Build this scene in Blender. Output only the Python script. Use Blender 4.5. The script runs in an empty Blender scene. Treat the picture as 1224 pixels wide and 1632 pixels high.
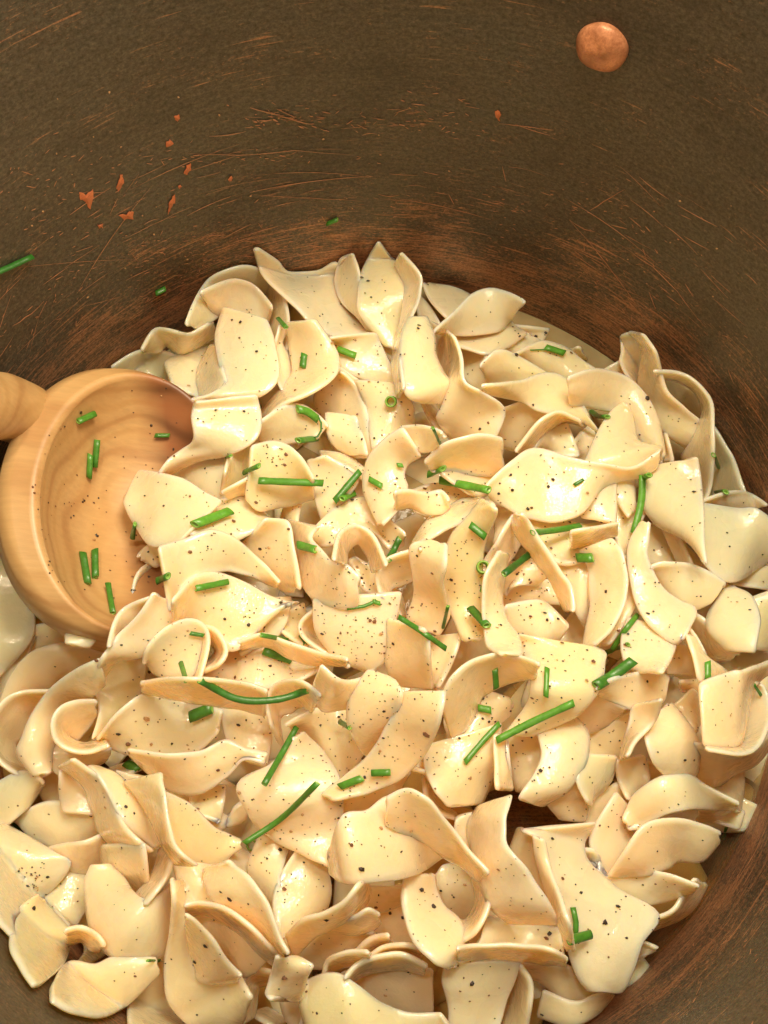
import bpy, bmesh, math, random
import numpy as np
from mathutils import Vector, Matrix
from mathutils.bvhtree import BVHTree

random.seed(7); rng = np.random.default_rng(7)
scene = bpy.context.scene
col = scene.collection
S = 0.01                                    # the script thinks in centimetres

# ------------------------------------------------------------------ camera
TH = math.radians(20.0); F = 1413.0
CAM = np.array([0.05, -4.85, 19.7])
cam_d = bpy.data.cameras.new('camera'); cam = bpy.data.objects.new('camera', cam_d); col.objects.link(cam)
cam.location = CAM * S; cam.rotation_euler = (TH, 0, 0)
cam_d.sensor_fit = 'VERTICAL'; cam_d.angle = 2 * math.atan(816 / F)
cam_d.clip_start = 0.005; cam_d.clip_end = 5
scene.camera = cam
DV = np.array([0, math.sin(TH), -math.cos(TH)]); UV = np.array([0, math.cos(TH), math.sin(TH)])

# ------------------------------------------------------------------ light
world = bpy.data.worlds.new('World'); scene.world = world; world.use_nodes = True
bg = world.node_tree.nodes['Background']; bg.inputs[0].default_value = (1.0, 0.71, 0.45, 1); bg.inputs[1].default_value = 0.86
def area(name, loc, target, size, power, colr):
    d = bpy.data.lights.new(name, 'AREA'); d.shape = 'DISK'; d.size = size * S; d.energy = power; d.color = colr
    o = bpy.data.objects.new(name, d); col.objects.link(o); o.location = Vector(loc) * S
    o.rotation_euler = (Vector(target) - Vector(loc)).to_track_quat('-Z', 'Y').to_euler()
    return o
area('kitchen_lamp', (5, 9.5, 27), (0, 1.5, 0), 12, .90, (1.0, 0.83, 0.60))
area('glint_lamp', (-7, 10, 55), (0, 0, 0), 4.5, .95, (1.0, 0.80, 0.56))  # added small bulb, there to give the wet noodles crisp glints
scene.view_settings.view_transform = 'Standard'; scene.view_settings.look = 'None'
scene.view_settings.exposure = 0.20; scene.view_settings.gamma = 1
scene.cycles.max_bounces = 8; scene.cycles.diffuse_bounces = 5; scene.cycles.transparent_max_bounces = 6
scene.cycles.caustics_reflective = False; scene.cycles.caustics_refractive = False
scene.cycles.sample_clamp_indirect = 4

# ------------------------------------------------------------------ helpers
def ray(px, py):
    px = np.asarray(px, float); py = np.asarray(py, float)
    d = DV[None, :] * F + np.stack([px.ravel() - 612, 0 * px.ravel(), 0 * px.ravel()], 1) + UV[None, :] * (816 - py.ravel())[:, None]
    return d
def P(px, py, z):
    """points of the place at height z (cm) along lines of sight"""
    shp = np.shape(px); d = ray(px, py); z = np.broadcast_to(z, shp).ravel()
    t = (z - CAM[2]) / d[:, 2]
    return (CAM[None, :] + d * t[:, None]).reshape(shp + (3,))
def P1(px, py, z): return P(np.array([px]), np.array([py]), np.array([z]))[0]
def wall_z(px, py, R):
    d = ray(px, py); a = d[:, 0]**2 + d[:, 1]**2; b = CAM[0]*d[:, 0] + CAM[1]*d[:, 1]; c = CAM[0]**2 + CAM[1]**2 - R*R
    t = (-b + np.sqrt(b*b - a*c)) / np.maximum(a, 1e-9)
    return (CAM[2] + d[:, 2]*t).reshape(np.shape(px))
def wall_pt(px, py, R): return P1(px, py, float(wall_z(np.array([px]), np.array([py]), R)[0]))

def mesh(name, verts, faces, mat, smooth=True):
    me = bpy.data.meshes.new(name); me.from_pydata([tuple(v) for v in verts], [], faces)
    if mat: me.materials.append(mat)
    if smooth: me.polygons.foreach_set('use_smooth', [True] * len(me.polygons))
    me.update(); return me
def obj(name, verts, faces, mat, parent=None, smooth=True, origin=None):
    """verts in cm; the origin goes to the middle of the piece unless given"""
    v = np.asarray(verts, float) * S
    if parent is not None: o0 = np.array(parent.location) if parent.parent is None else np.zeros(3)
    c = v.mean(0) if origin is None else np.asarray(origin) * S
    o = bpy.data.objects.new(name, mesh(name, v - c, faces, mat, smooth)); col.objects.link(o)
    o.location = c
    if parent is not None:
        o.parent = parent; o.location = c - np.array(world_loc(parent))
    return o
def world_loc(o):
    l = Vector(o.location)
    while o.parent: o = o.parent; l += Vector(o.location)
    return l
def tag(o, label=None, cat=None, group=None, kind=None):
    for k, v in (('label', label), ('category', cat), ('group', group), ('kind', kind)):
        if v: o[k] = v
    return o
def empty(name, loc):
    o = bpy.data.objects.new(name, None); col.objects.link(o); o.location = Vector(loc) * S; o.empty_display_size = 0.01; return o

# ------------------------------------------------------------------ materials
class NT:
    def __init__(s, name):
        s.m = bpy.data.materials.new(name); s.m.use_nodes = True; s.t = s.m.node_tree; s.b = s.t.nodes['Principled BSDF']
    def n(s, typ, **kw):
        nd = s.t.nodes.new(typ)
        for k, v in kw.items():
            if k.startswith('i_'): nd.inputs[k[2:].replace('_', ' ')].default_value = v
            elif k.startswith('x'): nd.inputs[int(k[1:])].default_value = v
            else: setattr(nd, k, v)
        return nd
    def l(s, a, b): s.t.links.new(a, b)
    def ramp(s, src, stops, interp='LINEAR'):
        r = s.n('ShaderNodeValToRGB'); r.color_ramp.interpolation = interp; e = r.color_ramp.elements
        while len(e) < len(stops): e.new(0.5)
        for q, (p, c) in zip(e, stops):
            q.position = p; q.color = c if len(c) == 4 else (*c, 1)
        s.l(src, r.inputs[0]); return r.outputs[0]
    def mix(s, fac, a, b, mode='MIX'):
        m = s.n('ShaderNodeMix', data_type='RGBA', blend_type=mode)
        for sock, val in ((m.inputs[0], fac), (m.inputs[6], a), (m.inputs[7], b)):
            if hasattr(val, 'links'): s.l(val, sock)
            else: sock.default_value = val if not isinstance(val, tuple) or len(val) == 4 else (*val, 1)
        return m.outputs[2]
    def math(s, op, a, b=0.0, clamp=False):
        m = s.n('ShaderNodeMath', operation=op); m.use_clamp = clamp
        for i, val in enumerate((a, b)):
            if hasattr(val, 'links'): s.l(val, m.inputs[i])
            else: m.inputs[i].default_value = val
        return m.outputs[0]
    def noise(s, vec, scale, detail=3, rough=.5, dist=0.0):
        nd = s.n('ShaderNodeTexNoise', i_Scale=scale, i_Detail=detail, i_Roughness=rough, i_Distortion=dist)
        if vec is not None: s.l(vec, nd.inputs['Vector'])
        return nd.outputs['Fac']
    def mapping(s, vec, scale=(1, 1, 1), rot=(0, 0, 0), loc=(0, 0, 0)):
        mp = s.n('ShaderNodeMapping'); mp.inputs['Scale'].default_value = scale; mp.inputs['Rotation'].default_value = rot; mp.inputs['Location'].default_value = loc
        s.l(vec, mp.inputs[0]); return mp.outputs[0]
    def bump(s, h, strength, dist):
        b = s.n('ShaderNodeBump', i_Strength=strength, i_Distance=dist); s.l(h, b.inputs['Height']); return b
def rng_noise_free(): pass

def noodle_material():
    t = NT('cooked_noodle'); b = t.b
    tc = t.n('ShaderNodeTexCoord'); oi = t.n('ShaderNodeObjectInfo'); geo = t.n('ShaderNodeNewGeometry')
    pos = geo.outputs['Position']
    big = t.noise(pos, 60, 2); mid = t.noise(pos, 420, 3, .6)
    c = t.ramp(oi.outputs['Random'], [(0, (.93, .67, .40)), (.35, (.95, .73, .46)), (.7, (.955, .69, .46)), (1, (.92, .71, .38))])
    c = t.mix(t.ramp(big, [(.35, (0, 0, 0)), (.7, (.6, .6, .6))]), c, (.95, .62, .38))
    c = t.mix(t.ramp(mid, [(.4, (0, 0, 0)), (.75, (.25, .25, .25))]), c, (.93, .78, .54))
    at = t.n('ShaderNodeAttribute', attribute_name='rim'); at.attribute_type = 'GEOMETRY'
    c = t.mix(t.math('MULTIPLY', at.outputs['Fac'], .5), c, (.93, .80, .60))
    t.l(c, b.inputs['Base Color'])
    b.inputs['Subsurface Weight'].default_value = .85
    b.inputs['Subsurface Radius'].default_value = (1.0, .55, .22); b.inputs['Subsurface Scale'].default_value = .007
    wet = t.noise(pos, 130, 2)
    t.l(t.ramp(wet, [(.38, (.20,)*3), (.62, (.38,)*3)]), b.inputs['Roughness'])
    b.inputs['IOR'].default_value = 1.40
    t.l(t.ramp(t.noise(pos, 210, 3, .6), [(.38, (.20,)*3), (.60, (1.0,)*3)]), b.inputs['Coat Weight']); b.inputs['Coat Roughness'].default_value = .075
    h1 = t.noise(pos, 1100, 3, .7); h2 = t.noise(pos, 300, 4, .6); h3 = t.noise(pos, 650, 2, .6)
    b1 = t.bump(h2, .20, .0007); b2 = t.bump(h1, .16, .0003); b3 = t.bump(h3, .40, .0008)
    t.l(b1.outputs[0], b2.inputs['Normal']); t.l(b2.outputs[0], b3.inputs['Normal'])
    t.l(b2.outputs[0], b.inputs['Normal']); t.l(b3.outputs[0], b.inputs['Coat Normal'])
    return t.m
def wall_material():
    t = NT('worn_tinned_copper'); b = t.b
    uv = t.n('ShaderNodeUVMap').outputs[0]                    # u, v in centimetres round and up the wall
    sep = t.n('ShaderNodeSeparateXYZ'); t.l(uv, sep.inputs[0]); v = sep.outputs[1]
    big = t.noise(t.mapping(uv, (.25, .45, 1)), 1.0, 4, .6)
    grain = t.noise(t.mapping(uv, (6, 9, 1)), 1.0, 4, .7)
    fine = t.noise(t.mapping(uv, (13, 15, 1)), 1.0, 2, .8)
    stk1 = t.noise(t.mapping(uv, (.55, 13, 1)), 1.0, 5, .72)
    tin = t.ramp(big, [(.3, (.070, .059, .042)), (.5, (.100, .085, .061)), (.72, (.092, .086, .067))])
    tin = t.mix(t.ramp(stk1, [(.45, (0, 0, 0)), (.75, (.5,)*3)]), tin, (.14, .115, .078)); tin = t.mix(.75, tin, t.ramp(grain, [(.25, (.40, .38, .36)), (.5, (.95, .95, .95)), (.75, (1.5, 1.46, 1.40))]), 'MULTIPLY')
    tin = t.mix(.6, tin, t.ramp(fine, [(.3, (.40, .40, .36)), (.7, (1.7, 1.7, 1.7))]), 'MULTIPLY')
    stk2 = t.noise(t.mapping(uv, (.9, 16, 1), (0, 0, .5), (3, 7, 0)), 1.0, 4, .7)
    stk3 = t.noise(t.mapping(uv, (.8, 15, 1), (0, 0, -.35), (13, 2, 0)), 1.0, 4, .7)
    patch = t.noise(t.mapping(uv, (.55, .95, 1), (0, 0, 0), (5, 1, 0)), 1.0, 4, .65)
    # wear grows towards the food line where the spoon scrapes
    zone = t.n('ShaderNodeMapRange', interpolation_type='SMOOTHSTEP'); t.l(v, zone.inputs[0])
    zone.inputs[1].default_value = 4.4; zone.inputs[2].default_value = -1.0; zone.inputs[3].default_value = 0; zone.inputs[4].default_value = 1
    z = zone.outputs[0]
    def cut(f, a, bb, lift):                                   # threshold that drops where wear is heavy
        s = t.math('ADD', f, t.math('MULTIPLY', z, lift)); s = t.math('ADD', s, t.math('MULTIPLY', t.math('SUBTRACT', patch, .5), .45))
        m = t.n('ShaderNodeMapRange', interpolation_type='SMOOTHSTEP'); t.l(s, m.inputs[0])
        m.inputs[1].default_value = a; m.inputs[2].default_value = bb; return m.outputs[0]
    w = t.math('MAXIMUM', cut(stk1, .64, .70, .17), t.math('MAXIMUM', t.math('MULTIPLY', cut(stk2, .69, .75, .15), .8), t.math('MULTIPLY', cut(stk3, .69, .75, .14), .8)))
    gr = t.noise(t.mapping(uv, (9, 14, 1), (0, 0, 0), (2, 9, 0)), 1.0, 3, .8)
    haze = t.math('MULTIPLY', cut(gr, .58, .84, .22), .75)
    w = t.math('MAXIMUM', t.math('MULTIPLY', w, .85), haze)
    c = t.mix(w, tin, t.ramp(fine, [(.3, (.26, .125, .066)), (.6, (.52, .28, .15))]))
    dk = t.noise(t.mapping(uv, (.4, .7, 1), (0, 0, 0), (40, 5, 0)), 1.0, 3, .6)
    c = t.mix(t.ramp(dk, [(.58, (0, 0, 0)), (.70, (.30,)*3)]), c, (.045, .032, .020))
    t.l(c, b.inputs['Base Color']); b.inputs['Metallic'].default_value = .45
    t.l(t.ramp(grain, [(.2, (.40,)*3), (.8, (.60,)*3)]), b.inputs['Roughness'])
    bp = t.bump(grain, .22, .0004); b2 = t.bump(stk1, .15, .0003); t.l(bp.outputs[0], b2.inputs['Normal']); t.l(b2.outputs[0], b.inputs['Normal'])
    return t.m
def copper_material(name, c1, c2, rough=.38, metal=.6):
    t = NT(name); b = t.b; pos = t.n('ShaderNodeTexCoord').outputs['Object']
    f = t.noise(pos, 900, 4, .7); g = t.noise(pos, 220, 3, .6)
    c = t.ramp(f, [(.3, c1), (.65, c2)]); c = t.mix(t.ramp(g, [(.45, (0, 0, 0)), (.75, (.7,)*3)]), c, tuple(x * .45 for x in c1))
    t.l(c, b.inputs['Base Color']); b.inputs['Metallic'].default_value = metal; b.inputs['Roughness'].default_value = rough
    bp = t.bump(f, .35, .0003); t.l(bp.outputs[0], b.inputs['Normal']); return t.m
def wood_material(stain=True):
    t = NT('spoon_wood' if stain else 'handle_wood'); b = t.b; pos = t.n('ShaderNodeTexCoord').outputs['Object']
    mp = t.mapping(pos, (1, 1, 1), (.22, -.30, 0), (0, 0, 0))
    wv = t.n('ShaderNodeTexWave', wave_type='BANDS', bands_direction='Z', i_Scale=44, i_Distortion=4.5, i_Detail=1, i_Detail_Scale=1.2)
    t.l(mp, wv.inputs['Vector'])
    rings = wv.outputs['Fac']
    fib = t.noise(t.mapping(pos, (90, 1100, 500)), 1, 4, .6); blot = t.noise(pos, 45, 3)
    c = t.ramp(rings, [(0, (.42, .245, .10)), (.14, (.50, .315, .135)), (.45, (.52, .34, .150)), (.8, (.54, .355, .155)), (1, (.50, .315, .130))])
    c = t.mix(.3, c, t.ramp(fib, [(.3, (.70, .66, .60)), (.7, (1.18, 1.15, 1.1))]), 'MULTIPLY')
    c = t.mix(t.ramp(blot, [(.4, (0, 0, 0)), (.65, (.35,)*3)]), c, (.53, .30, .10))
    # sauce soaked, reddened end grain towards the tip of the bowl
    sp = t.n('ShaderNodeSeparateXYZ'); t.l(pos, sp.inputs[0])
    st = t.math('ADD', t.math('MULTIPLY', sp.outputs[0], 105.0), t.math('MULTIPLY', t.math('SUBTRACT', blot, .5), 1.5))
    fac = t.ramp(st, [(.05, (0, 0, 0)), (.8, (.85 if stain else 0,)*3)])
    c = t.mix(fac, c, t.ramp(rings, [(0, (.10, .028, .010)), (.3, (.20, .065, .024)), (1, (.27, .092, .034))]))
    t.l(c, b.inputs['Base Color']); b.inputs['Roughness'].default_value = .42; b.inputs['Coat Weight'].default_value = .15; b.inputs['Coat Roughness'].default_value = .3
    b.inputs['Subsurface Weight'].default_value = .08; b.inputs['Subsurface Scale'].default_value = .002
    bp = t.bump(fib, .12, .0004); t.l(bp.outputs[0], b.inputs['Normal']); return t.m
def chive_material():
    t = NT('chive_green'); b = t.b; oi = t.n('ShaderNodeObjectInfo'); pos = t.n('ShaderNodeTexCoord').outputs['Object']
    at = t.n('ShaderNodeAttribute', attribute_name='tone'); at.attribute_type = 'OBJECT'
    f = t.noise(pos, 900, 3, .6)
    c = t.mix(at.outputs['Fac'], (.014, .105, .014), (.105, .330, .028))
    c = t.mix(.6, c, t.ramp(f, [(.3, (.6, .65, .5)), (.7, (1.35, 1.3, 1.4))]), 'MULTIPLY')
    ca = t.n('ShaderNodeAttribute', attribute_name='cut'); ca.attribute_type = 'GEOMETRY'
    c = t.mix(t.math('MULTIPLY', ca.outputs['Fac'], .7), c, (.30, .50, .10))
    t.l(c, b.inputs['Base Color']); b.inputs['Roughness'].default_value = .40; b.inputs['Coat Weight'].default_value = .12; b.inputs['Coat Roughness'].default_value = .12
    b.inputs['Subsurface Weight'].default_value = .15; b.inputs['Subsurface Scale'].default_value = .0012; b.inputs['Subsurface Radius'].default_value = (.4, 1, .2)
    bp = t.bump(f, .3, .0003); t.l(bp.outputs[0], b.inputs['Normal']); return t.m
def plain(name, c, rough=.6, metal=0.0):
    t = NT(name); t.b.inputs['Base Color'].default_value = (*c, 1); t.b.inputs['Roughness'].default_value = rough; t.b.inputs['Metallic'].default_value = metal
    f = t.noise(t.n('ShaderNodeTexCoord').outputs['Object'], 1200, 2); cc = t.mix(.6, (*c, 1), t.ramp(f, [(.3, (.5,)*3), (.7, (1.5,)*3)]), 'MULTIPLY'); t.l(cc, t.b.inputs['Base Color'])
    return t.m
def broth_material():
    t = NT('milky_broth'); b = t.b; pos = t.n('ShaderNodeNewGeometry').outputs['Position']
    f = t.noise(pos, 130, 3); t.l(t.ramp(f, [(.3, (.40, .32, .16)), (.7, (.52, .44, .24))]), b.inputs['Base Color'])
    b.inputs['Roughness'].default_value = .08; b.inputs['IOR'].default_value = 1.34
    b.inputs['Subsurface Weight'].default_value = .5; b.inputs['Subsurface Scale'].default_value = .004
    w = t.noise(pos, 300, 2); bp = t.bump(w, .25, .0012); t.l(bp.outputs[0], b.inputs['Normal'])
    tr = t.n('ShaderNodeBsdfTransparent'); mx = t.n('ShaderNodeMixShader'); out = t.t.nodes['Material Output']
    tr.inputs[0].default_value = (.85, .68, .42, 1)
    sx = t.n('ShaderNodeSeparateXYZ'); t.l(pos, sx.inputs[0])     # starch has gathered on the far side
    yy = t.math('ADD', t.math('MULTIPLY', sx.outputs[1], -12.0), t.math('MULTIPLY', t.noise(pos, 70, 2), .7)); yy = t.math('SUBTRACT', yy, t.math('MULTIPLY', sx.outputs[0], 2.0))
    t.l(t.ramp(yy, [(.1, (.28,)*3), (.75, (.93,)*3)]), mx.inputs[0]); t.l(b.outputs[0], mx.inputs[1]); t.l(tr.outputs[0], mx.inputs[2]); t.l(mx.outputs[0], out.inputs[0])
    return t.m
M_NOODLE = noodle_material(); M_WALL = wall_material(); M_WOOD = wood_material(); M_WOODH = wood_material(False); M_CHIVE = chive_material(); M_BROTH = broth_material()
M_RIVET = copper_material('rivet_copper', (.40, .15, .065), (.80, .37, .18), .38, .2)
M_PATCH = copper_material('bare_copper', (.50, .145, .060), (.68, .24, .10), .5, .25)
M_SCR = copper_material('scratch_copper', (.40, .19, .10), (.54, .28, .15), .5, .4)
M_OUT = copper_material('outer_copper', (.50, .20, .10), (.65, .30, .16), .3, 1.0)
M_PEP = plain('black_pepper', (.030, .017, .010), .55); M_PEPB = plain('brown_pepper', (.16, .070, .030), .6); M_PEPT = plain('tan_pepper', (.42, .25, .11), .6)

# ------------------------------------------------------------------ pot
RW = 9.3; Z0 = -4.2; ZR = 11.6; BR = 1.6            # inner radius, floor, rim, radius of the bottom bend
pot = empty('copper_pot', (0, 0, Z0 - .3))
tag(pot, 'deep copper pot with scratched worn tin lining that holds the noodles', 'pot')
prof = [(RW - BR + BR * math.sin(a), Z0 + BR - BR * math.cos(a)) for a in np.linspace(0, math.pi/2, 8)] + [(RW, z) for z in np.linspace(Z0 + BR + .5, ZR, 24)]
NS = 180
def lathe(prof, uvcm=True, close=False):
    V = []; Fc = []; UVs = []
    n = len(prof)
    for j in range(NS + 1):
        a = 2 * math.pi * j / NS + math.pi * 1.5
        for r, z in prof:
            wob = 1 + .0012 * math.sin(3 * a + .5 * z) if uvcm else 1
            V.append((r * wob * math.cos(a), r * wob * math.sin(a), z)); UVs.append((a * RW, z))
    for j in range(NS):
        for i in range(n - 1):
            Fc.append((j*n + i, j*n + i + 1, (j+1)*n + i + 1, (j+1)*n + i))
    return V, Fc, UVs
V, Fc, UVs = lathe(prof)
wall = obj('pot_lining', V, Fc, M_WALL, pot)
ul = wall.data.uv_layers.new(name='UVMap')
li = np.empty(len(wall.data.loops), dtype=np.int32); wall.data.loops.foreach_get('vertex_index', li)
ul.data.foreach_set('uv', np.asarray(UVs)[li].astype(np.float32).ravel())
wall['label'] = 'scratched grey brown tin lining with copper showing through'
Vw, Fw = V, Fc
# floor disc, uv in cm too
V = [(0, 0, Z0)]; nr = 8
for k in range(1, nr + 1):
    for j in range(NS): a = 2*math.pi*j/NS; V.append(((RW-BR)*k/nr*math.cos(a), (RW-BR)*k/nr*math.sin(a), Z0))
Fc = [(0, 1 + j, 1 + (j+1) % NS) for j in range(NS)]
for k in range(nr-1):
    for j in range(NS): a = 1+k*NS; Fc.append((a+j, a+NS+j, a+NS+(j+1) % NS, a+(j+1) % NS))
fl = obj('pot_floor', V, Fc, M_WALL, pot); ul = fl.data.uv_layers.new(name='UVMap')
li = np.empty(len(fl.data.loops), dtype=np.int32); fl.data.loops.foreach_get('vertex_index', li); ul.data.foreach_set('uv', np.asarray(V)[li][:, :2].astype(np.float32).ravel())
# outside and rolled rim
out = [(RW + .02, ZR + .001), (RW + .12, ZR + .12), (RW + .28, ZR + .12), (RW + .36, ZR)] + [(RW + .33, z) for z in np.linspace(ZR - .3, Z0 + 1.5, 10)] + [(RW + .33 - 1.5 + 1.5*math.cos(a), Z0 + 1.2 - 1.5 * math.sin(a)) for a in np.linspace(0, math.pi/2, 8)] + [(.01, Z0 - .3)]
V, Fc, _ = lathe(out, False); obj('pot_shell', V, Fc, M_OUT, pot)
def rivet(px, py, R=.475):
    c = wall_pt(px, py, RW); n = np.array([-c[0], -c[1], 0]); n /= np.linalg.norm(n)
    tz = np.array([0, 0, 1.0]); tx = np.cross(n, tz); V = []; Fc = []
    prof = [(1.0, -.03), (1.0, .05), (.975, .09), (.88, .14), (.68, .185), (.42, .215), (.2, .225)]
    for r, h in prof:
        for j in range(32):
            a = 2*math.pi*j/32; rr = r * R * (1 + .018*math.sin(2*a + 1) + .012*math.sin(5*a))
            V.append(c + tx*rr*math.cos(a) + tz*rr*math.sin(a) + n*(h + .012*math.sin(3*a + r*4)))
    for i in range(len(prof)-1):
        for j in range(32): Fc.append((i*32+j, i*32+(j+1) % 32, (i+1)*32+(j+1) % 32, (i+1)*32+j))
    V.append(c + n*.23); k = len(V)-1
    for j in range(32): Fc.append(((len(prof)-1)*32+j, (len(prof)-1)*32+(j+1) % 32, k))
    return obj('rivet', V, Fc, M_RIVET, pot)
r1 = rivet(960, 74)
# bare copper spots where the tin has chipped away
PATCH = [[(126,306),(137,310),(148,302),(151,316),(144,334),(137,322),(128,318)], [(190,343),(202,341),(206,336),(213,338),(212,349),(198,351)],
  [(268,342),(269,325),(275,312),(281,308),(279,322),(272,333)], [(277,186),(284,183),(289,188),(284,193),(279,192)], [(265,227),(271,222),(277,228),(272,234),(265,234)],
  [(298,264),(304,260),(304,270),(298,279),(293,276)], [(190,281),(196,278),(198,292),(190,306),(186,300)], [(787,178),(796,176),(799,184),(796,194),(791,188)],
  [(364,285),(369,281),(370,287),(366,291)], [(156,358),(164,356),(163,363),(157,363)], [(285,296),(289,294),(289,299),(285,300)]]
for pg in PATCH:
    m = np.mean(pg, 0); poly = []
    for i in range(len(pg)):
        a, b_ = np.array(pg[i], float), np.array(pg[(i+1) % len(pg)], float)
        for tt in (0, .33, .66): poly.append(a + (b_-a)*tt + rng.normal(0, .9, 2))
    pts = [wall_pt(m[0], m[1], RW - .030)] + [wall_pt(p[0], p[1], RW - .012) for p in poly]
    n = len(poly); obj('bare_copper_spot', pts, [(0, 1+i, 1+(i+1) % n) for i in range(n)], M_PATCH, pot, smooth=False)
# scratches: thin raised burrs of copper, far too many to count
V = []; Fc = []
def scratch(pts, w):
    base = len(V); pts = [np.array(p, float) for p in pts]
    for i, p in enumerate(pts):
        t = pts[min(i+1, len(pts)-1)] - pts[max(i-1, 0)]; rr = p / np.linalg.norm([p[0], p[1], 1e-6]); nn = np.array([-p[0], -p[1], 0]); nn /= np.linalg.norm(nn)
        sd = np.cross(nn, t); sd /= np.linalg.norm(sd) + 1e-9; ww = w * (.25 + math.sin(math.pi * (i + .3) / (len(pts) - .4))) * random.uniform(.6, 1.2)
        V.append(p + sd*ww/2); V.append(p - sd*ww/2); V.append(p + nn*ww*.3)
    for i in range(len(pts)-1):
        a = base + i*3; Fc.append((a, a+3, a+5, a+2)); Fc.append((a+2, a+5, a+4, a+1))
def wp(a, z): return ((RW-.012)*math.sin(a), (RW-.012)*math.cos(a), z)
LINES = [([(907,350),(930,376),(955,405),(985,445),(1010,480),(1060,545)], .05), ([(985,388),(1040,425),(1080,465),(1100,492),(1135,535)], .045), ([(612,318),(660,321),(700,328),(770,345)], .045),
  ([(796,197),(830,201),(860,205),(893,208)], .05), ([(398,172),(430,180),(470,192),(512,202)], .06), ([(940,335),(975,314),(1005,297)], .045), ([(907,350),(930,366),(958,371)], .045), ([(300,245),(380,248),(470,240),(600,250)], .035),
  ([(640,445),(720,455),(800,475),(880,510)], .05), ([(400,310),(470,315),(540,318),(600,322)], .03), ([(1030,560),(1060,590),(1100,610),(1150,625)], .045), ([(880,380),(960,420),(1040,490)], .04), ([(20,520),(50,500),(80,470)], .06), ([(200,380),(260,350),(330,318)], .03)]
for L, w in LINES:
    LL = []
    for i in range(len(L)-1):
        for tt in (0, .34, .67): LL.append((L[i][0]+(L[i+1][0]-L[i][0])*tt + random.gauss(0, .4), L[i][1]+(L[i+1][1]-L[i][1])*tt + random.gauss(0, .4)))
    scratch([wall_pt(x, y, RW-.012) for x, y in LL], w*.42)
for k in range(520):
    a = random.uniform(-2.2, 2.2); z = -.6 + 6.0 * random.random()**1.9; L = random.uniform(.015, .12) * (1.0 if random.random() < .85 else 2.5)
    sl = random.gauss(0, .5 if random.random() < .3 else .12); n = 6; cv = random.gauss(0, .1)
    scratch([wp(a + L*(i/n-.5), z + sl*L*8*(i/n-.5) + cv*(i/n-.5)**2) for i in range(n+1)], random.uniform(.008, .020))
for cx_, cy_, sx_, sy_, n_, ang in ((450, 188, 45, 10, 70, .12), (650, 185, 70, 16, 60, .1), (380, 255, 120, 8, 50, .0), (120, 300, 80, 45, 70, -.5), (60, 480, 60, 60, 60, -.9), (230, 400, 90, 40, 60, -.3), (760, 470, 120, 35, 160, .22), (900, 520, 110, 45, 170, .6), (1000, 440, 70, 60, 70, .75), (560, 390, 160, 18, 120, .02), (300, 470, 60, 30, 80, -.4), (700, 330, 120, 14, 60, .1), (1120, 640, 40, 60, 40, 1.0), (900, 340, 60, 30, 30, .2), (1150, 1500, 60, 60, 40, -.9)):
    for _ in range(n_):
        x, y = random.gauss(cx_, sx_), random.gauss(cy_, sy_); L = random.uniform(1.2, 5)*(1 if random.random() < .88 else 3.0); q = ang + random.gauss(0, .22)
        if random.random() < .12: q += random.choice((-1, 1))*.7
        scratch([wall_pt(x + math.cos(q)*L*f, y + math.sin(q)*L*f, RW-.012) for f in (-1, -.33, .33, 1)], random.uniform(.008, .026))
scr = obj('scratch', V, Fc, M_SCR, pot); scr['kind'] = 'stuff'; scr['label'] = 'fine copper coloured scratches worn through the tin'
# crumbs dried on the wall
V = []; Fc = []
def blob(V, Fc, c, n, s, flat=.5):
    n = np.asarray(n, float); n /= np.linalg.norm(n); a = np.cross(n, [0.3, .9, .2]); a /= np.linalg.norm(a); b_ = np.cross(n, a); base = len(V)
    ang = random.uniform(0, 6.28); k = random.choice((5, 6)); el = random.uniform(.55, 1)
    for j in range(k):
        q = ang + 2*math.pi*j/k; r = s * random.uniform(.65, 1.15)
        V.append(np.asarray(c) + (a*math.cos(q) + b_*math.sin(q)*el)*r + n*s*flat*random.uniform(.0, .4))
    V.append(np.asarray(c) + n*s*flat*random.uniform(.7, 1.1)); V.append(np.asarray(c) - n*s*.15)
    for j in range(k): Fc.append((base+j, base+(j+1) % k, base+k)); Fc.append((base+(j+1) % k, base+j, base+k+1))
for k in range(70):
    px, py = random.gauss(260, 230), random.uniform(120, 520)
    if k % 3 == 0: px = random.uniform(900, 1220); py = random.uniform(300, 720)
    p = wall_pt(px, py, RW-.01); blob(V, Fc, p, (-p[0], -p[1], 0), random.uniform(.015, .04))
cr = obj('crumb', V, Fc, M_PEPT, pot, smooth=False); cr['kind'] = 'stuff'; cr['label'] = 'tiny tan specks dried on the lining'

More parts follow.
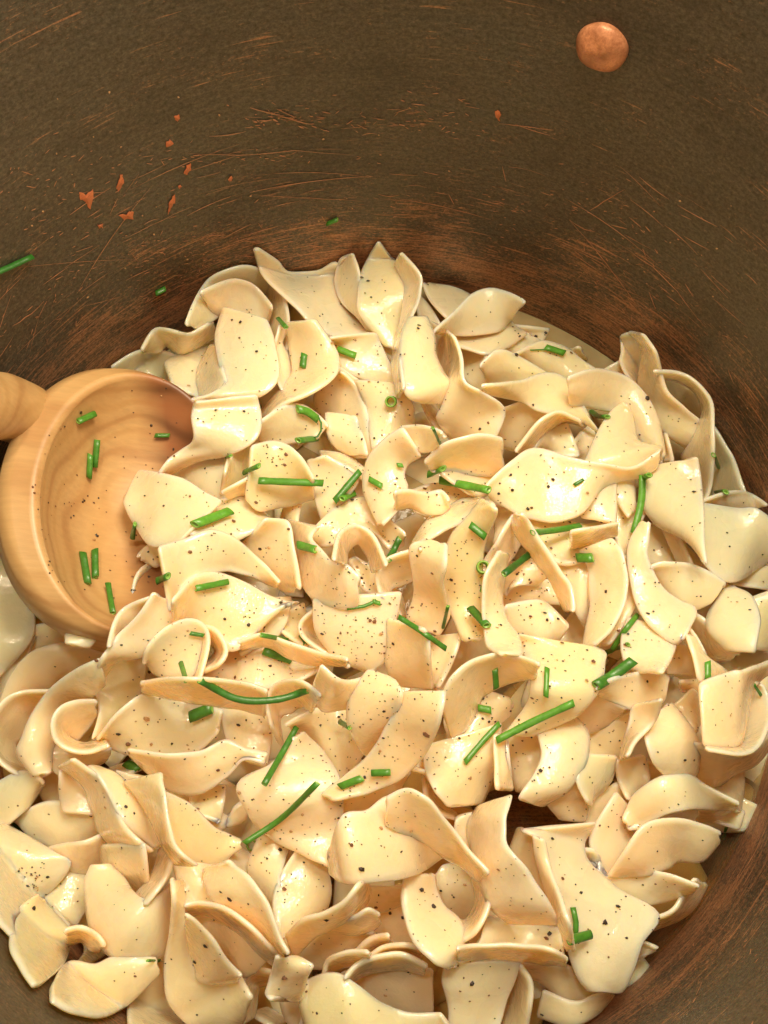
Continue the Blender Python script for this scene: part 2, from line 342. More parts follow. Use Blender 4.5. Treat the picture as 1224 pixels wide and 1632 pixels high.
# ------------------------------------------------------------------ broth
V = [(0, 0, -1.05)]; nr = 14; RB = RW - .02
for k in range(1, nr+1):
    for j in range(NS):
        a = 2*math.pi*j/NS; r = RB*k/nr; z = -1.05 + .012*math.sin(r*3+a*4) + 0
        V.append((r*math.cos(a), r*math.sin(a), z))
Fc = [(0, 1+j, 1+(j+1) % NS) for j in range(NS)]
for k in range(nr-1):
    for j in range(NS): a = 1+k*NS; Fc.append((a+j, a+NS+j, a+NS+(j+1) % NS, a+(j+1) % NS))
tag(obj('broth', V, Fc, M_BROTH), 'milky cooking broth round the edge of the noodles', None, None, 'structure')
NOODLES = """
A|0|l|.3|100,780,150,860;250,700,330,880;400,700,460,900;520,740,560,900|flat egg noodle half sunk in greenish broth just above the wooden spoon
A|0|R|.2|460,750,500,925;560,690,580,960;680,640,640,985;760,615,690,985|broad pale egg noodle between the upper spoon rim and the peppered upper left heap
A|1|L|.2|300,640,312,692;345,562,375,690;440,560,430,645;560,592,512,700;640,560,610,665;705,515,725,600|small wavy egg noodle with curled free end above the wooden spoon at the upper left
A|2|L|.1|578,478,655,528;640,330,745,470;745,213,860,350;905,150,960,290;1050,163,1070,310;1160,250,1075,420;1210,450,1100,560;1215,640,1125,720;1200,860,1150,860|arched egg noodle at the upper left with broad cut end and long thin strip
A|2|L|-.2|690,300,765,455;800,253,850,450;910,243,920,490;1010,283,985,525;1085,370,1040,560|short arched egg noodle nested inside the upper left arch, dotted with pepper
A|1|R|.4|710,690,800,720;650,800,795,820;636,900,805,900;650,1000,740,970|rounded pale egg noodle peeping out left of the bright twisted one at upper left
A|3|r00L|.5|800,448,1080,522;760,600,1125,650;775,760,1145,850;815,900,1050,970;740,965,900,1010;630,1000,700,1042|bright twisted egg noodle at upper left, its edge rolling toward the spoon
B|2|L|.1|40,70,75,45;88,190,165,110;210,320,245,190;330,440,420,185;440,548,560,130;600,585,645,260;750,572,705,440|long pointed egg noodle at the top left of the heap with thick near rim
B|3|r|.2|575,130,670,100;555,230,695,190;610,380,705,390;720,510,775,520;820,640,880,610;905,738,940,738|narrow egg noodle running down from the top rim between two wide noodles
B|3|0|.3|815,33,950,135;730,190,1050,250;705,330,1045,400;728,470,990,540;840,610,945,660|wide yellow egg noodle with pointed tip, tallest one at the top of the heap
B|4|R|.1|955,150,1000,88;1000,250,1090,190;995,400,1092,320;960,540,1050,450;930,680,1000,580;928,830,972,720;960,960,985,890|thick folded edge noodle beside the tallest noodle at the top of the heap
B|1|R|.3|235,290,200,260;260,480,340,350;300,560,430,520|egg noodle in shade under the long pointed one at top left
B|2|l|.4|180,560,250,545;150,700,200,640;165,840,260,760;210,940,300,860|narrow egg noodle left of the oval chive piece, upper left of the heap
B|4|R|.5|240,545,430,525;260,680,540,690;285,800,560,790;260,880,500,890;160,990,330,990;50,1110,180,1060;45,1190,70,1170|broad smooth egg noodle carrying an oval chive piece, tail sweeping down left
B|3|r|.3|530,625,570,600;560,750,780,580;640,830,830,640;780,880,900,790;920,940,960,890|egg noodle with square lower end and one short chive piece near its top
B|1|L|-.2|480,560,570,570;500,620,560,620|small shaded egg noodle piece in the gap under the long pointed noodle
B|3|R|.3|540,830,560,800;640,960,720,900;700,960,850,930;860,980,975,960|pale egg noodle fold above the chive ring near the top centre
C|4|l|.8|40,310,170,298;5,420,205,400;0,560,212,520;12,700,260,640;90,805,322,700;240,822,335,760|glossy bulging egg noodle bent like an elbow at the top centre right
C|3|R|-.3|180,320,300,390;205,450,325,500;230,590,325,620;300,690,315,735|hollow back side noodle tucked against the glossy elbow noodle at top centre
C|4|R|.3|305,390,350,430;325,520,388,545;318,680,405,695;280,820,530,765;245,940,655,880;345,1060,600,1060|fan shaped egg noodle with a thin twisted top below the glossy elbow noodle
C|1|l|.3|160,85,240,64;200,170,340,82;290,255,440,140|flat pale egg noodle touching shiny broth at the far wall of the pot
C|1|l|-.1|100,180,130,150;140,290,200,240;230,360,255,340|slim egg noodle curved behind the glossy elbow noodle near the far wall
C|3|L|.3|240,335,262,372;340,248,370,378;450,135,500,365;580,93,600,352;680,118,665,325;755,155,690,300|leaf shaped egg noodle with square right end against the far copper wall
C|2|r|.3|250,340,330,435;400,320,450,472;560,300,570,498;680,290,680,460;745,330,768,400|egg noodle underneath the leaf shaped one against the far wall
C|1|l|.2|700,320,740,400;800,335,810,430;914,350,877,440|short noodle end poking right toward the copper wall past the leaf shaped one
C|2|l|.5|735,515,750,540;850,455,850,600;950,432,960,652;1070,480,1070,668;1150,540,1160,640;1235,600,1240,640|plump pale egg noodle at the far wall carrying a short chive and green thread
C|1|l|.2|540,490,560,555;680,418,720,525;785,382,865,445|egg noodle between the leaf shaped one and the plump one along the far wall
C|3|l|.5|545,560,600,692;620,503,690,702;710,505,780,692;810,560,850,670;925,625,935,660|teardrop shaped egg noodle directly under the plump chive noodle by the far wall
C|1|r|.2|370,500,540,488;380,580,548,590;430,680,610,690;500,745,625,730|straight edged pale noodle right of the glossy elbow noodle
C|0|l|.2|1080,490,1110,540;1130,475,1170,540|tiny noodle end showing past the plump chive noodle at the far wall
C|4|l|.4|556,712,568,762;670,700,700,790;790,690,800,812;890,655,890,865;1000,650,1000,892;1080,695,1110,900;1150,800,1240,985|long egg noodle with narrow left tip lying across the upper right of the heap
C|3|L|.2|572,905,588,990;680,862,640,1082;800,825,745,1132;900,850,790,1080;965,870,820,1020|wide egg noodle scoop hanging below the long one at the upper right
C|5|L|.1|743,1142,782,1168;850,1000,885,1062;950,912,985,972;1050,893,1085,942;1160,940,1180,975|thin rim like egg noodle edge curving under the long one at upper right
C|3|l|.4|890,1095,920,1140;960,1015,1000,1155;1055,978,1115,1160|small triangular noodle tip between curved rim and the pointed lobe at upper right
C|2|l|.4|1105,1110,1130,1170;1160,1038,1224,1180;1200,1000,1290,1160|small glossy knob of noodle left of the pointed lobe at upper right
C|5|L|-.2|150,1215,190,1270;270,1108,290,1260;430,1048,420,1280;560,1036,560,1290;655,1062,665,1290|arched egg noodle with bright upper rim right of centre, above the chive pair
C|3|L|.1|152,850,200,830;195,930,245,920;260,1020,300,1000|slender noodle tip standing beside the thin chive, top centre
D|2|L|-.3|272,92,350,70;283,165,415,130;280,245,418,240;330,345,405,370|inner hollow of a curled egg noodle standing up at the right back of the heap
D|1|l|.2|165,292,200,330;285,225,330,380|flap of noodle left of the curled one standing at the right back
D|3|R|.3|350,68,430,86;412,150,482,160;402,280,512,285;395,420,562,430;455,570,680,540;560,690,790,640;705,790,770,760|curled egg noodle standing up at right back, widening into a broad smooth face
D|1|L|-.3|515,295,560,420;640,345,650,540;740,430,750,620;800,540,770,730|cupped egg noodle wall inside the large arched rim at the right
D|3|R|.1|545,335,520,298;640,355,620,303;725,405,730,350;785,480,812,430;806,565,855,530;780,665,862,680;715,785,862,840;670,860,850,980;770,990,820,1100;790,1110,805,1140|large arched egg noodle rim nearest the right wall, strip falling toward the heap
D|4|l|.7|-40,330,-30,500;80,293,70,520;200,300,180,540;320,350,250,570;420,450,340,630;490,580,400,720;522,700,450,800;536,790,510,862|big glossy sausage like egg noodle arching over the pointed lobe at upper right
D|5|0|.5|283,500,312,510;200,570,342,610;125,690,372,740;60,840,470,775;60,900,528,800;250,960,500,880|pointed lobe of noodle standing up in the upper right part of the heap
D|2|r|.2|520,690,555,690;530,780,570,760;532,852,590,840|narrow strip of noodle between the pointed lobe and the dark gap at right
D|1|R|.1|860,700,868,665;860,830,935,775;870,980,1000,890;880,1110,1062,1060|pale greenish egg noodle with curved rim against the right wall, holding two chives
E|6|l|.25|283,728,300,762;370,640,400,817;450,600,500,838;560,632,600,808;680,655,680,720;780,660,795,690;870,598,850,662|long flat egg noodle right of centre ending in an upturned right tip
E|5|R|.4|820,660,985,628;800,720,995,700;815,800,1002,790;870,860,1006,880;960,890,1018,985|broad egg noodle draped down the right side, thin strip along its right edge
L|4|r|.2|590,290,700,300;600,380,725,420;635,460,738,470|underside flap below the draped egg noodle at the right side
L|3|l|.3|795,240,800,262;900,205,910,300;1020,185,1040,300;1100,195,1120,300;1175,245,1150,292|small pillow shaped noodle end touching the right wall below the two chives
L|4|l|.35|785,265,815,640;900,280,900,725;1040,300,1040,740;1160,310,1160,660;1240,370,1210,640|wide square egg noodle leaving the frame at the right edge
L|3|l|.2|820,620,850,700;950,660,960,750;1080,680,1080,787;1260,600,1240,805|lower lip of noodle under the wide square one at the right edge
L|4|r|.1|552,430,632,450;600,540,668,530;645,645,722,648|straight thin noodle bar over the gap right of the vertical chive
L|1|l|.1|440,400,440,640;560,420,560,640;680,530,640,650;800,660,700,720|shaded egg noodle seen in the gap right of the vertical chive
L|5|r|.4|965,775,988,790;900,880,1110,860;838,980,1155,980;850,1090,1150,1090;960,1210,1130,1230|broad leaf of noodle with pointed top in the lower right of the dark gap
L|4|l|.3|1135,875,1130,1190;1245,832,1250,1200|yellow egg noodle at the right edge beside the broad leaf
L|4|L|.2|730,965,698,1010;830,1035,790,1130;925,1150,850,1250;1005,1210,935,1260|straight bar of noodle with square end running down from the dark gap at right
L|3|L|.1|702,1072,690,1112;762,1150,720,1190;800,1220,770,1260|narrow ridge of noodle under the square ended bar at right
V|5|l|.3|695,40,735,65;742,180,822,190;782,330,950,295;790,395,870,345|pointed egg noodle carrying a short upright chive, right side of the heap
K|6|r|.4|790,325,900,358;770,400,932,400;785,465,918,452;820,492,890,497|pale folded noodle square end between crossed chives and the short upright chive
L|6|r|.5|0,560,200,478;60,660,272,585;75,800,302,740;72,930,282,890;50,1060,210,1060;25,1200,110,1180|large crescent egg noodle right of centre below the square chive piece
L|5|r|.2|200,600,310,600;280,760,345,740;270,900,362,870;200,1060,300,1020;120,1190,190,1170|outer lip noodle hugging the large crescent right of centre
L|7|00r|.4|400,375,450,372;338,490,438,500;317,620,440,620;338,760,520,790;375,920,640,890;460,1040,745,945;580,1140,712,1060;640,1165,672,1130|tall curved egg noodle at the end of the long vertical chive, highlighted belly
L|6|l|.3|458,672,480,760;560,646,550,850;690,650,660,905;820,700,750,940;948,785,850,890|pointed leaf of noodle growing right from the tall curved one
L|5|0|.3|150,92,236,92;90,200,230,200;15,345,220,385|tapered egg noodle beside the shaded slot left of the vertical chive
L|4|l|.4|240,85,345,75;238,190,352,200;295,300,352,270|pinkish rounded noodle just left of the long vertical chive
L|5|L|.2|-60,440,-60,545;60,420,60,520;150,402,150,480;243,388,240,456|noodle finger with blunt right end below the slot left of the vertical chive
L|3|l|.2|220,290,420,300;240,420,350,450;265,560,340,520|shaded noodle patch behind the long vertical chive
F|5|00L|.3|545,165,925,120;520,260,950,260;535,400,920,400;460,475,770,505;380,535,570,545;303,632,345,645|rolled egg noodle resting on the upper right of the wooden spoon bowl
F|3|r|.3|420,560,715,528;400,640,738,620;480,720,742,740;560,800,720,800|egg noodle under the rolled one at the spoon, lit patch in its middle
F|5|0|.25|165,612,62,795;300,638,125,920;450,678,195,1030;570,745,280,1105;700,820,460,1070|big flat egg noodle with square left end lying over the hollow of the spoon
F|4|R|.4|560,870,500,1010;700,800,640,1060;860,785,770,1078;988,900,985,962|glossy noodle bulge under the thick chive stick right of the spoon
F|5|L|.15|900,465,868,792;1020,428,950,864;1130,455,1090,842;1225,535,1200,817;1305,660,1312,785|egg noodle crossed by the long straight chive, left of centre
F|3|L|.1|738,600,745,740;775,505,915,650;870,428,940,500;985,383,1020,440;1110,360,1120,420|noodle ridge arching behind the one crossed by the long straight chive
G|4|l|.3|-10,300,0,410;120,210,100,425;240,195,230,415;345,250,345,400;390,300,385,345|noodle under the bent chive with orange hollow left of centre top
F|4|l|.2|745,738,778,782;850,685,862,757;940,640,905,750|small sliver of noodle left of the long straight chive's pointed end
G|3|R|.2|430,0,540,5;345,120,615,90;375,250,655,240;440,420,685,390;490,500,705,490|egg noodle with thin bright right edge left of the chive ring
G|3|0|.5|620,60,870,75;665,180,945,160;695,300,965,260;715,430,960,350|smooth yellowish egg noodle directly under the chive ring
G|4|r|.2|405,495,430,545;500,505,520,575;600,560,600,625;665,620,645,665|slender noodle edge above the crossed chive sticks near the centre
G|4|r|.2|300,572,440,548;325,660,600,650;345,780,530,790;385,920,450,880|egg noodle with pink tinge at the end of the long straight chive
G|3|r|.4|420,280,600,290;440,400,640,400;500,470,660,480|wet glistening noodle hollow left of the thin bright edge, upper centre
G|6|l|.2|880,335,900,430;1050,325,1050,485;1165,365,1140,445|upper right arm of the star shaped noodle near the centre
G|7|00|.3|920,335,1020,505;800,400,940,560;708,500,905,640;664,610,932,720;661,740,885,830;700,860,828,900;755,962,770,965|star shaped peppered egg noodle at the centre, lower point toward the ring
G|7|l|.3|850,755,850,865;950,748,960,845;1050,768,1050,880;1150,752,1160,884;1203,800,1203,850|right pointing arm of noodle from the star shaped one at the centre
G|4|l|.2|285,1055,330,1098;385,935,430,1090;520,842,540,1020;660,803,700,1000;780,900,820,1120;880,990,880,1100|broad arched egg noodle with bright rim above the dark central ring
H|5|L|.35|1062,250,1050,362;1000,200,980,362;950,190,880,320;900,130,820,225;868,90,800,90;900,50,778,20|egg noodle curling round the left of the dark central ring
H|6|L|.2|955,180,1000,195;985,70,1010,145;1050,45,1050,112;1115,90,1090,150;1165,200,1115,225|short arch of noodle over the dark central ring
H|5|R|.3|600,120,690,18;640,185,775,35;700,245,800,130;760,292,820,240;800,297,828,290|noodle with thick right edge ending at the small chive left of the dark ring
G|2|r|.1|150,830,240,820;130,900,215,940;120,1000,215,1080|thin shaded noodle edge at the left of the reddish gap near the centre
I|5|R|.25|440,385,430,425;300,400,330,525;180,480,200,585;80,540,100,645;-10,690,40,720|egg noodle sweeping down left from the thick right hand chive stick
I|4|r|.3|0,340,30,470;120,300,130,500;260,320,240,480;430,340,400,440|shaded noodle under the thick right hand chive stick
I|5|r|.5|440,392,510,418;370,490,530,490;250,630,482,600;200,780,437,750;190,920,432,900;215,1050,440,1060;270,1190,460,1230;330,1310,420,1310|tall smooth crescent egg noodle under the diagonal short chive, centre right
I|4|l|.15|130,100,480,60;170,210,570,160;330,330,480,330|noodle lit patch behind the thick right hand chive stick
K|5|r|.3|150,78,216,90;110,110,212,165;120,200,205,215;118,260,212,260;100,325,222,312;135,352,192,378|peppered egg noodle with rounded foot left of the tall smooth crescent
K|4|L|.2|130,110,145,190;45,138,80,215;3,188,40,240;12,245,62,305|curled noodle loop left of the rounded foot noodle at the centre
I|6|R|.25|662,487,700,485;650,560,740,550;700,660,812,660;790,780,892,770;880,900,952,870;930,1000,1012,950;990,1112,1032,1122|thin straight egg noodle leg running down right from beneath the flat right noodle
I|4|l|.3|645,505,695,520;575,620,690,640;530,700,650,740;470,790,600,800|shaded noodle leg running down left from the same peak as the thin straight leg
I|3|r|.2|530,480,620,470;540,580,640,520;530,660,560,660|reddish shaded noodle in the slot left of the thin leg peak
K|7|l|.7|385,116,412,124;345,180,400,180;334,260,388,255;340,340,400,325;352,410,440,380;395,442,452,440|bright horn shaped egg noodle standing right of centre, tip by the dark chive
K|6|0|.3|442,370,560,400;455,420,700,425;480,475,706,475;490,540,690,550;470,600,625,625;400,690,485,692|large peppered egg noodle above the longest straight chive, right of centre
K|6|L|.25|510,468,496,508;420,442,412,522;320,452,335,565;240,505,290,650;200,590,240,700|hooked egg noodle with finger tip pointing right, carrying the short bent chive
K|5|0|.3|208,640,222,705;320,560,310,695;400,575,375,655;425,600,415,628|rounded noodle lobe below the hooked one, beside the small chive piece
K|6|L|.3|150,722,388,650;158,790,378,740;178,850,362,815;225,912,325,905|square shouldered egg noodle left of the narrow hanging strip, lower centre right
K|7|l|.4|372,690,402,680;374,790,412,780;378,860,424,862|narrow hanging strip of noodle with blunt end above the dark chive
K|5|l|.6|500,650,612,625;515,700,658,690;520,765,652,775;480,835,600,855;448,892,515,910|banana shaped egg noodle below the longest straight chive
K|3|r|.2|400,690,520,660;420,780,520,760;440,850,480,850|dark reddish noodle in the hollow left of the banana shaped one
I|3|l|.3|590,965,600,1095;750,933,760,1070;900,928,940,1060;1000,960,1040,1080|horizontal glossy noodle behind the horn shaped one
I|4|l|.3|630,1085,640,1260;780,1058,760,1300;880,1085,860,1310;965,1180,905,1320|glossy rounded egg noodle above the large peppered one, right of centre
I|4|l|.3|570,890,600,1000;740,790,650,950;860,855,760,945|noodle below the dark shiny chive right of centre
I|4|r|.3|750,520,800,640;900,500,900,780;1080,560,1060,800;1240,545,1200,700|egg noodle beneath the horizontal chive right of centre
I|3|l|.3|860,740,800,820;1000,720,960,960;1130,700,1060,1120;1160,900,1100,1190|shaded noodle face left of the large crescent, behind the thin leg
H|5|l|.3|272,133,315,378;380,100,362,300;490,68,445,238;590,116,545,218;680,190,640,238;747,262,740,282|egg noodle shelf just right of the spoon, one pepper grain near its top
H|4|l|.3|210,150,228,182;240,125,255,195;285,122,285,190|pinkish noodle nub resting on the spoon's lower right hollow
H|2|L|.2|175,330,180,250;200,230,230,290;260,190,300,230|grey curl of noodle in the shade between spoon and shelf noodle
H|5|l|.35|330,340,330,430;400,258,400,430;500,233,480,470;620,278,560,528;730,335,640,482;825,342,710,365|rounded egg noodle carrying the dark chive stick right of the spoon tip
H|3|L|.2|92,492,128,497;130,383,180,430;232,333,255,378|small looped noodle edge at the spoon's lower tip
H|4|L|.25|245,330,350,370;200,400,350,430;115,490,225,545;60,560,110,572;24,622,45,655|egg noodle sweeping down left from beneath the spoon tip
H|3|l|.2|28,605,225,545;33,680,212,640;55,760,180,740;30,850,120,800|peppered noodle wall hanging below the sweep left of centre
H|6|L|-.2|217,580,246,592;238,520,265,620;300,448,320,632;380,416,385,630;445,432,432,600;470,500,410,620;435,640,388,680;412,727,385,722|grey rimmed arched egg noodle with a strip hanging beside the small forked chive
H|5|L|.1|430,435,440,480;500,455,475,500;537,530,500,530;510,585,480,565;445,612,440,582|small ring edge of noodle right of the grey rimmed arch
H|6|L|.15|208,655,212,687;320,645,330,717;450,645,450,732;590,655,580,752;700,690,692,782|flat egg noodle band below the curved chive, left of centre
H|3|r|.4|490,560,480,655;600,488,600,672;740,488,720,672;830,558,800,652;902,588,892,608|egg noodle above the curved chive left of centre
H|5|L|.3|588,498,600,518;680,473,690,512;790,503,790,557;900,543,890,582;1013,568,1010,587|slim curved noodle lip between two short chives and the reddish hole
H|3|l|.2|600,360,780,345;640,420,770,410;600,470,720,490;600,520,700,500|noodle between the shelf noodle and the small loop, left of centre
H|3|L|.2|893,373,903,408;836,425,878,437;850,487,895,480;920,532,940,500;1002,582,1012,560|small curled loop of noodle left of the broad centre noodle
H|2|l|.3|730,430,840,370;780,470,850,430;830,500,870,480|small wet noodle piece above the pair of short chives
H|4|r|.35|888,350,1212,328;893,440,1192,425;940,520,1180,482;1000,572,1174,548;1085,604,1112,602|broad heart shaped egg noodle at the very centre under the thin bent chive
H|4|l|.4|60,850,60,888;130,765,120,918;250,700,260,938;400,740,400,933;500,765,485,865|smooth wide egg noodle with two pepper grains left of centre
H|6|l|.45|158,922,168,942;250,935,240,1005;350,938,340,1078;450,926,440,1083;540,888,540,1015;620,922,610,955;702,930,692,967|long crescent egg noodle pointing right below the smooth wide one
X|6|0|.3|466,1178,482,1166;436,1215,515,1200;382,1248,538,1245;398,1296,544,1292;432,1334,540,1330;490,1362,524,1384|large pale leaf of noodle under the two thin chives, lower centre left
H|4|L|.25|800,812,835,862;880,767,890,942;965,757,980,1037;1052,753,1075,922|egg noodle with straight upper rim left of the big two lobed one
H|3|l|.3|530,760,700,780;548,880,706,882;600,942,692,962|translucent noodle square below the right end of the curved chive
H|4|L|.2|712,800,765,900;703,730,748,790;738,665,790,765;820,653,835,745;880,690,862,760|noodle rim looping round a dark hollow above the thin chive
R|4|L|.25|198,688,138,850;270,750,180,938;350,765,300,928;432,745,385,922|noodle with concave upper rim below the reddish hole at the centre
H|3|l|.2|990,1150,1060,960;1060,1130,1120,1000;1130,1100,1200,1020|shaded noodle under the short horizontal chive
H|3|l|.3|130,1020,290,1060;200,1150,300,1180;280,1260,330,1273|noodle back between the left twist and the long crescent
H|2|l|.3|300,1090,420,1100;420,1180,520,1170;500,1230,600,1200;560,1160,620,1120|shaded noodle in the hollow left of the large pale leaf
H|2|l|.3|410,1100,530,1080;420,1160,520,1140;480,1185,510,1180|small tongue of noodle hanging in the hollow under the long crescent
X|6|0|.4|588,1068,628,1082;560,1110,640,1108;558,1155,628,1150;574,1192,610,1185;592,1212,600,1210|left lobe of the big two lobed egg noodle at the lower centre
X|7|r|.35|634,1104,706,1101;625,1140,702,1140;612,1172,682,1188;590,1205,640,1238;550,1238,585,1262;515,1268,530,1276|right lobe of the big two lobed egg noodle with glistening lower belly
R|5|R|.2|615,350,830,420;610,500,856,480;600,640,875,640;640,780,890,810|noodle with a lit right edge above the big two lobed one
R|3|r|.2|870,520,1060,480;870,640,1010,640;880,740,950,760|dark peppered noodle between lit edge and hooked noodle
R|3|l|.2|380,0,420,-20;450,150,540,60;600,210,680,200;660,300,700,300|narrow noodle strip running down right from the dark central ring
M|2|l|.2|-280,-440,20,-455;-340,-160,155,-204;-330,80,204,100;-300,380,60,330;-200,520,-40,430|broad egg noodle at the left frame edge in the spoon's shadow
M|2|l|.7|5,560,60,630;75,410,220,520;200,268,330,470;350,208,400,400;500,202,520,372;655,250,645,302|glossy arched egg noodle with wet highlights below the spoon at the left
M|3|L|.4|310,503,322,530;150,510,240,640;20,575,180,750;-60,740,98,830;-20,925,100,900;120,1032,140,958;240,1054,230,978;325,1012,318,983|hook shaped egg noodle with small tail at the left frame edge
M|4|l|.5|615,316,652,470;480,383,560,548;330,498,420,610;228,630,348,700;158,790,338,840;130,905,328,965;190,990,318,1008|long egg noodle climbing from the hook toward the spoon at the left
M|6|L|.15|635,563,625,650;500,566,580,722;400,608,500,815;338,700,470,825;363,812,500,832;460,877,560,838;590,889,600,835;712,852,690,825|round ring of noodle with thin pale rim, left side of the heap
M|3|l|.4|320,850,340,990;450,870,410,1035;600,890,560,1010;700,870,650,960|noodle patch directly below the round ring at the left
M|3|l|.3|488,4,530,18;452,100,640,95;442,158,600,172|small wedge of noodle poking out under the wooden spoon
M|1|l|.2|150,110,100,260;300,70,260,230;450,90,420,200;640,140,600,250|shaded noodle lying behind the small wedge under the spoon
M|1|l|.2|-100,420,-100,620;60,280,20,560;200,170,120,420|shaded noodle between the left edge noodle and the glossy arch
M|1|r|.2|740,1000,780,1050;850,960,900,1000;1000,900,1000,960|noodle scrap beside the short green chive left of the long crescent
P|4|R|.4|245,645,300,625;320,700,390,690;368,800,430,780;393,890,500,890;430,942,570,947|left strand of the twisted pair of noodles at the lower left
P|5|l|.5|345,630,388,640;400,700,470,682;440,780,560,780;500,870,620,850;600,948,655,930|right strand of the twisted pair of noodles at the lower left
P|3|l|.4|63,830,78,852;150,788,130,908;240,775,240,950;330,775,330,933;400,800,402,898|thick crescent of noodle below the twisted pair at lower left
P|3|l|.3|240,660,300,690;238,730,370,740;250,790,380,800|noodle fold with small white fleck inside the twisted pair at lower left
P|3|l|.35|-10,700,-20,905;70,662,60,832;130,670,120,770;157,690,153,722|egg noodle with white lower rim at the left frame edge above the small green chive
P|1|l|.3|150,680,200,780;230,640,260,760;260,700,280,780|noodle hidden behind the twisted pair at the left
P|6|R|.3|480,690,622,655;540,760,632,740;590,850,652,870;625,930,690,960;680,1012,762,1022|egg noodle with a thin straight edge dividing the lower left of the heap
P|5|l|.3|630,735,650,962;740,790,740,1024;820,870,830,1027;880,900,900,967;937,925,927,947|egg noodle with nibbled right tip, lower left of the heap
N|5|0|.6|600,400,720,408;563,540,805,505;588,780,870,592;720,982,950,632;900,1008,1040,600;1095,1022,1140,500|large V bent egg noodle at the lower left with fine wet sheen
O|7|00r|.2|140,275,205,290;152,480,215,500;125,700,245,690;97,900,310,900;130,1090,400,955;260,1218,540,890;440,1260,615,980;600,1210,652,1050|egg noodle with long pale upright rim and ragged right end at the bottom left
O|8|L|.3|222,518,238,600;310,580,260,740;400,670,300,860;470,780,322,932;545,872,425,954;588,912,560,946|tongue of noodle lying on the ragged ended one at the bottom left
O|6|L|.3|220,448,225,512;340,443,340,502;480,478,460,552;640,588,600,642;760,708,720,762;862,788,812,842|thin arched noodle edge pointing to the dark hole at the bottom
O|4|l|.3|230,500,240,700;400,500,430,800;560,590,580,905;740,740,660,880|shaded broad noodle under the thin arched edge at the bottom left
O|5|r|.2|140,180,210,440;300,190,330,450;420,210,430,440|noodle patch between the thin upright rim and the leaf with two pepper grains
O|7|R|.3|358,215,502,168;358,310,605,240;420,430,715,380;560,545,785,520;700,665,835,660;842,785,892,770|leaf shaped egg noodle with two black pepper grains at the bottom left
O|4|r|.4|700,40,900,40;653,190,862,170;690,340,828,330;792,525,818,540|noodle behind the tiny green ring at the lower centre
O|3|l|.3|510,170,560,90;600,250,650,140;680,320,700,250|small noodle fold beside the tiny green ring
J|5|l|.35|300,420,380,430;205,560,414,560;172,700,422,680;195,850,372,775;250,947,292,882|large smooth egg noodle left of the pale rim carrying a black pepper fleck
J|7|L|.3|215,850,262,950;290,785,335,868;400,748,400,825;480,700,500,775;560,612,580,712;602,588,610,650|pale upturned noodle rim with a black pepper fleck, bottom centre
J|6|L|.2|360,790,370,840;440,780,440,824;530,765,530,840;600,733,610,822;655,750,660,785|blunt ended noodle rim just below the pale upturned one, bottom centre
J|4|l|.3|300,900,280,985;400,830,400,992;500,830,500,955;600,835,590,870|shaded noodle under the blunt ended rim, bottom centre
J|7|l|.2|180,940,280,950;165,1010,340,985;150,1070,310,1040;134,1118,292,1112;150,1148,285,1153|bow tie shaped noodle end with a reddish pepper flake, bottom centre
J|7|l|.35|785,568,902,560;769,650,922,645;779,760,950,712;830,890,1022,785;910,967,1042,882;975,999,1002,987|V shaped noodle with pointed foot and a row of pepper flakes, bottom centre
J|6|L|.2|1030,880,1000,775;1095,832,1050,785;1152,740,1102,715;1167,640,1107,640;1132,565,1090,580|thin loop of noodle closing a ring right of the V shaped one
J|7|l|.35|415,480,432,562;480,308,500,594;600,278,640,589;700,208,790,567;800,260,862,537;890,380,952,470|big central egg noodle at the bottom with pepper and glistening hollow
J|8|L|.4|690,213,690,330;780,173,765,370;870,213,850,400;960,318,945,470;1062,450,1048,535;1160,560,1112,592|smooth ridge of noodle running down right from the big bottom centre one
J|3|l|.3|470,210,480,315;600,160,600,285;765,100,705,215|shaded noodle behind the big bottom centre one
J|3|L|.2|865,130,905,140;870,200,905,195;920,270,950,250;980,290,990,275|thin curled rim of noodle round a pepper lump, lower centre right
J|3|l|.3|760,60,870,60;870,90,880,110|thin shaded noodle strip right of the big lower centre noodle
U|6|R|.5|60,215,190,172;18,290,160,270;28,380,165,370;60,490,232,450;100,610,302,560;180,687,385,690|wavy glistening egg noodle left of the large shirt shaped one at lower right
U|5|r|.3|-30,255,80,225;-30,340,50,350;0,440,60,460|noodle shoulder left of the wavy glistening one, lower right
U|6|l|.3|228,310,524,280;290,345,480,360;325,450,500,440;358,560,615,550;390,660,778,652;420,780,712,770;455,890,662,900;505,955,632,962|large shirt shaped egg noodle at the lower right carrying the small L of chives
U|7|r|.3|276,330,320,348;300,450,350,480;350,600,400,620;385,700,430,720;412,795,440,800|straight narrow rim of noodle running down the shirt shaped one
U|4|R|.1|215,330,290,335;185,440,330,450;240,560,370,600;330,695,410,720|shaded hollow noodle left of the straight narrow rim at lower right
U|7|L|.2|-30,785,-30,830;100,780,100,827;230,778,230,830;340,793,340,847;414,833,412,854|long pale horizontal noodle rim at the bottom right of centre
U|5|r|.3|95,665,45,785;240,690,180,790;392,715,402,832|noodle with two reddish pepper flakes above the pale horizontal rim
U|5|l|.3|-70,840,225,835;-80,930,195,920;-60,1010,165,1000;-60,1110,130,1110|broad yellow noodle at the bottom edge right of centre
U|4|R|.2|195,880,235,880;190,960,267,950;160,1110,250,1100|folded noodle edge at the bottom beside the dark hole, right of centre
U|5|l|.5|638,270,665,302;690,168,720,294;790,103,800,248;890,93,900,220;980,138,1000,222;1108,205,1102,222|uppermost fanned crescent noodle at the lower right wall
U|5|l|.45|583,497,640,492;650,400,720,492;725,295,815,462;860,273,860,434;960,291,960,427;1029,325,1022,362|middle fanned crescent noodle at the lower right wall
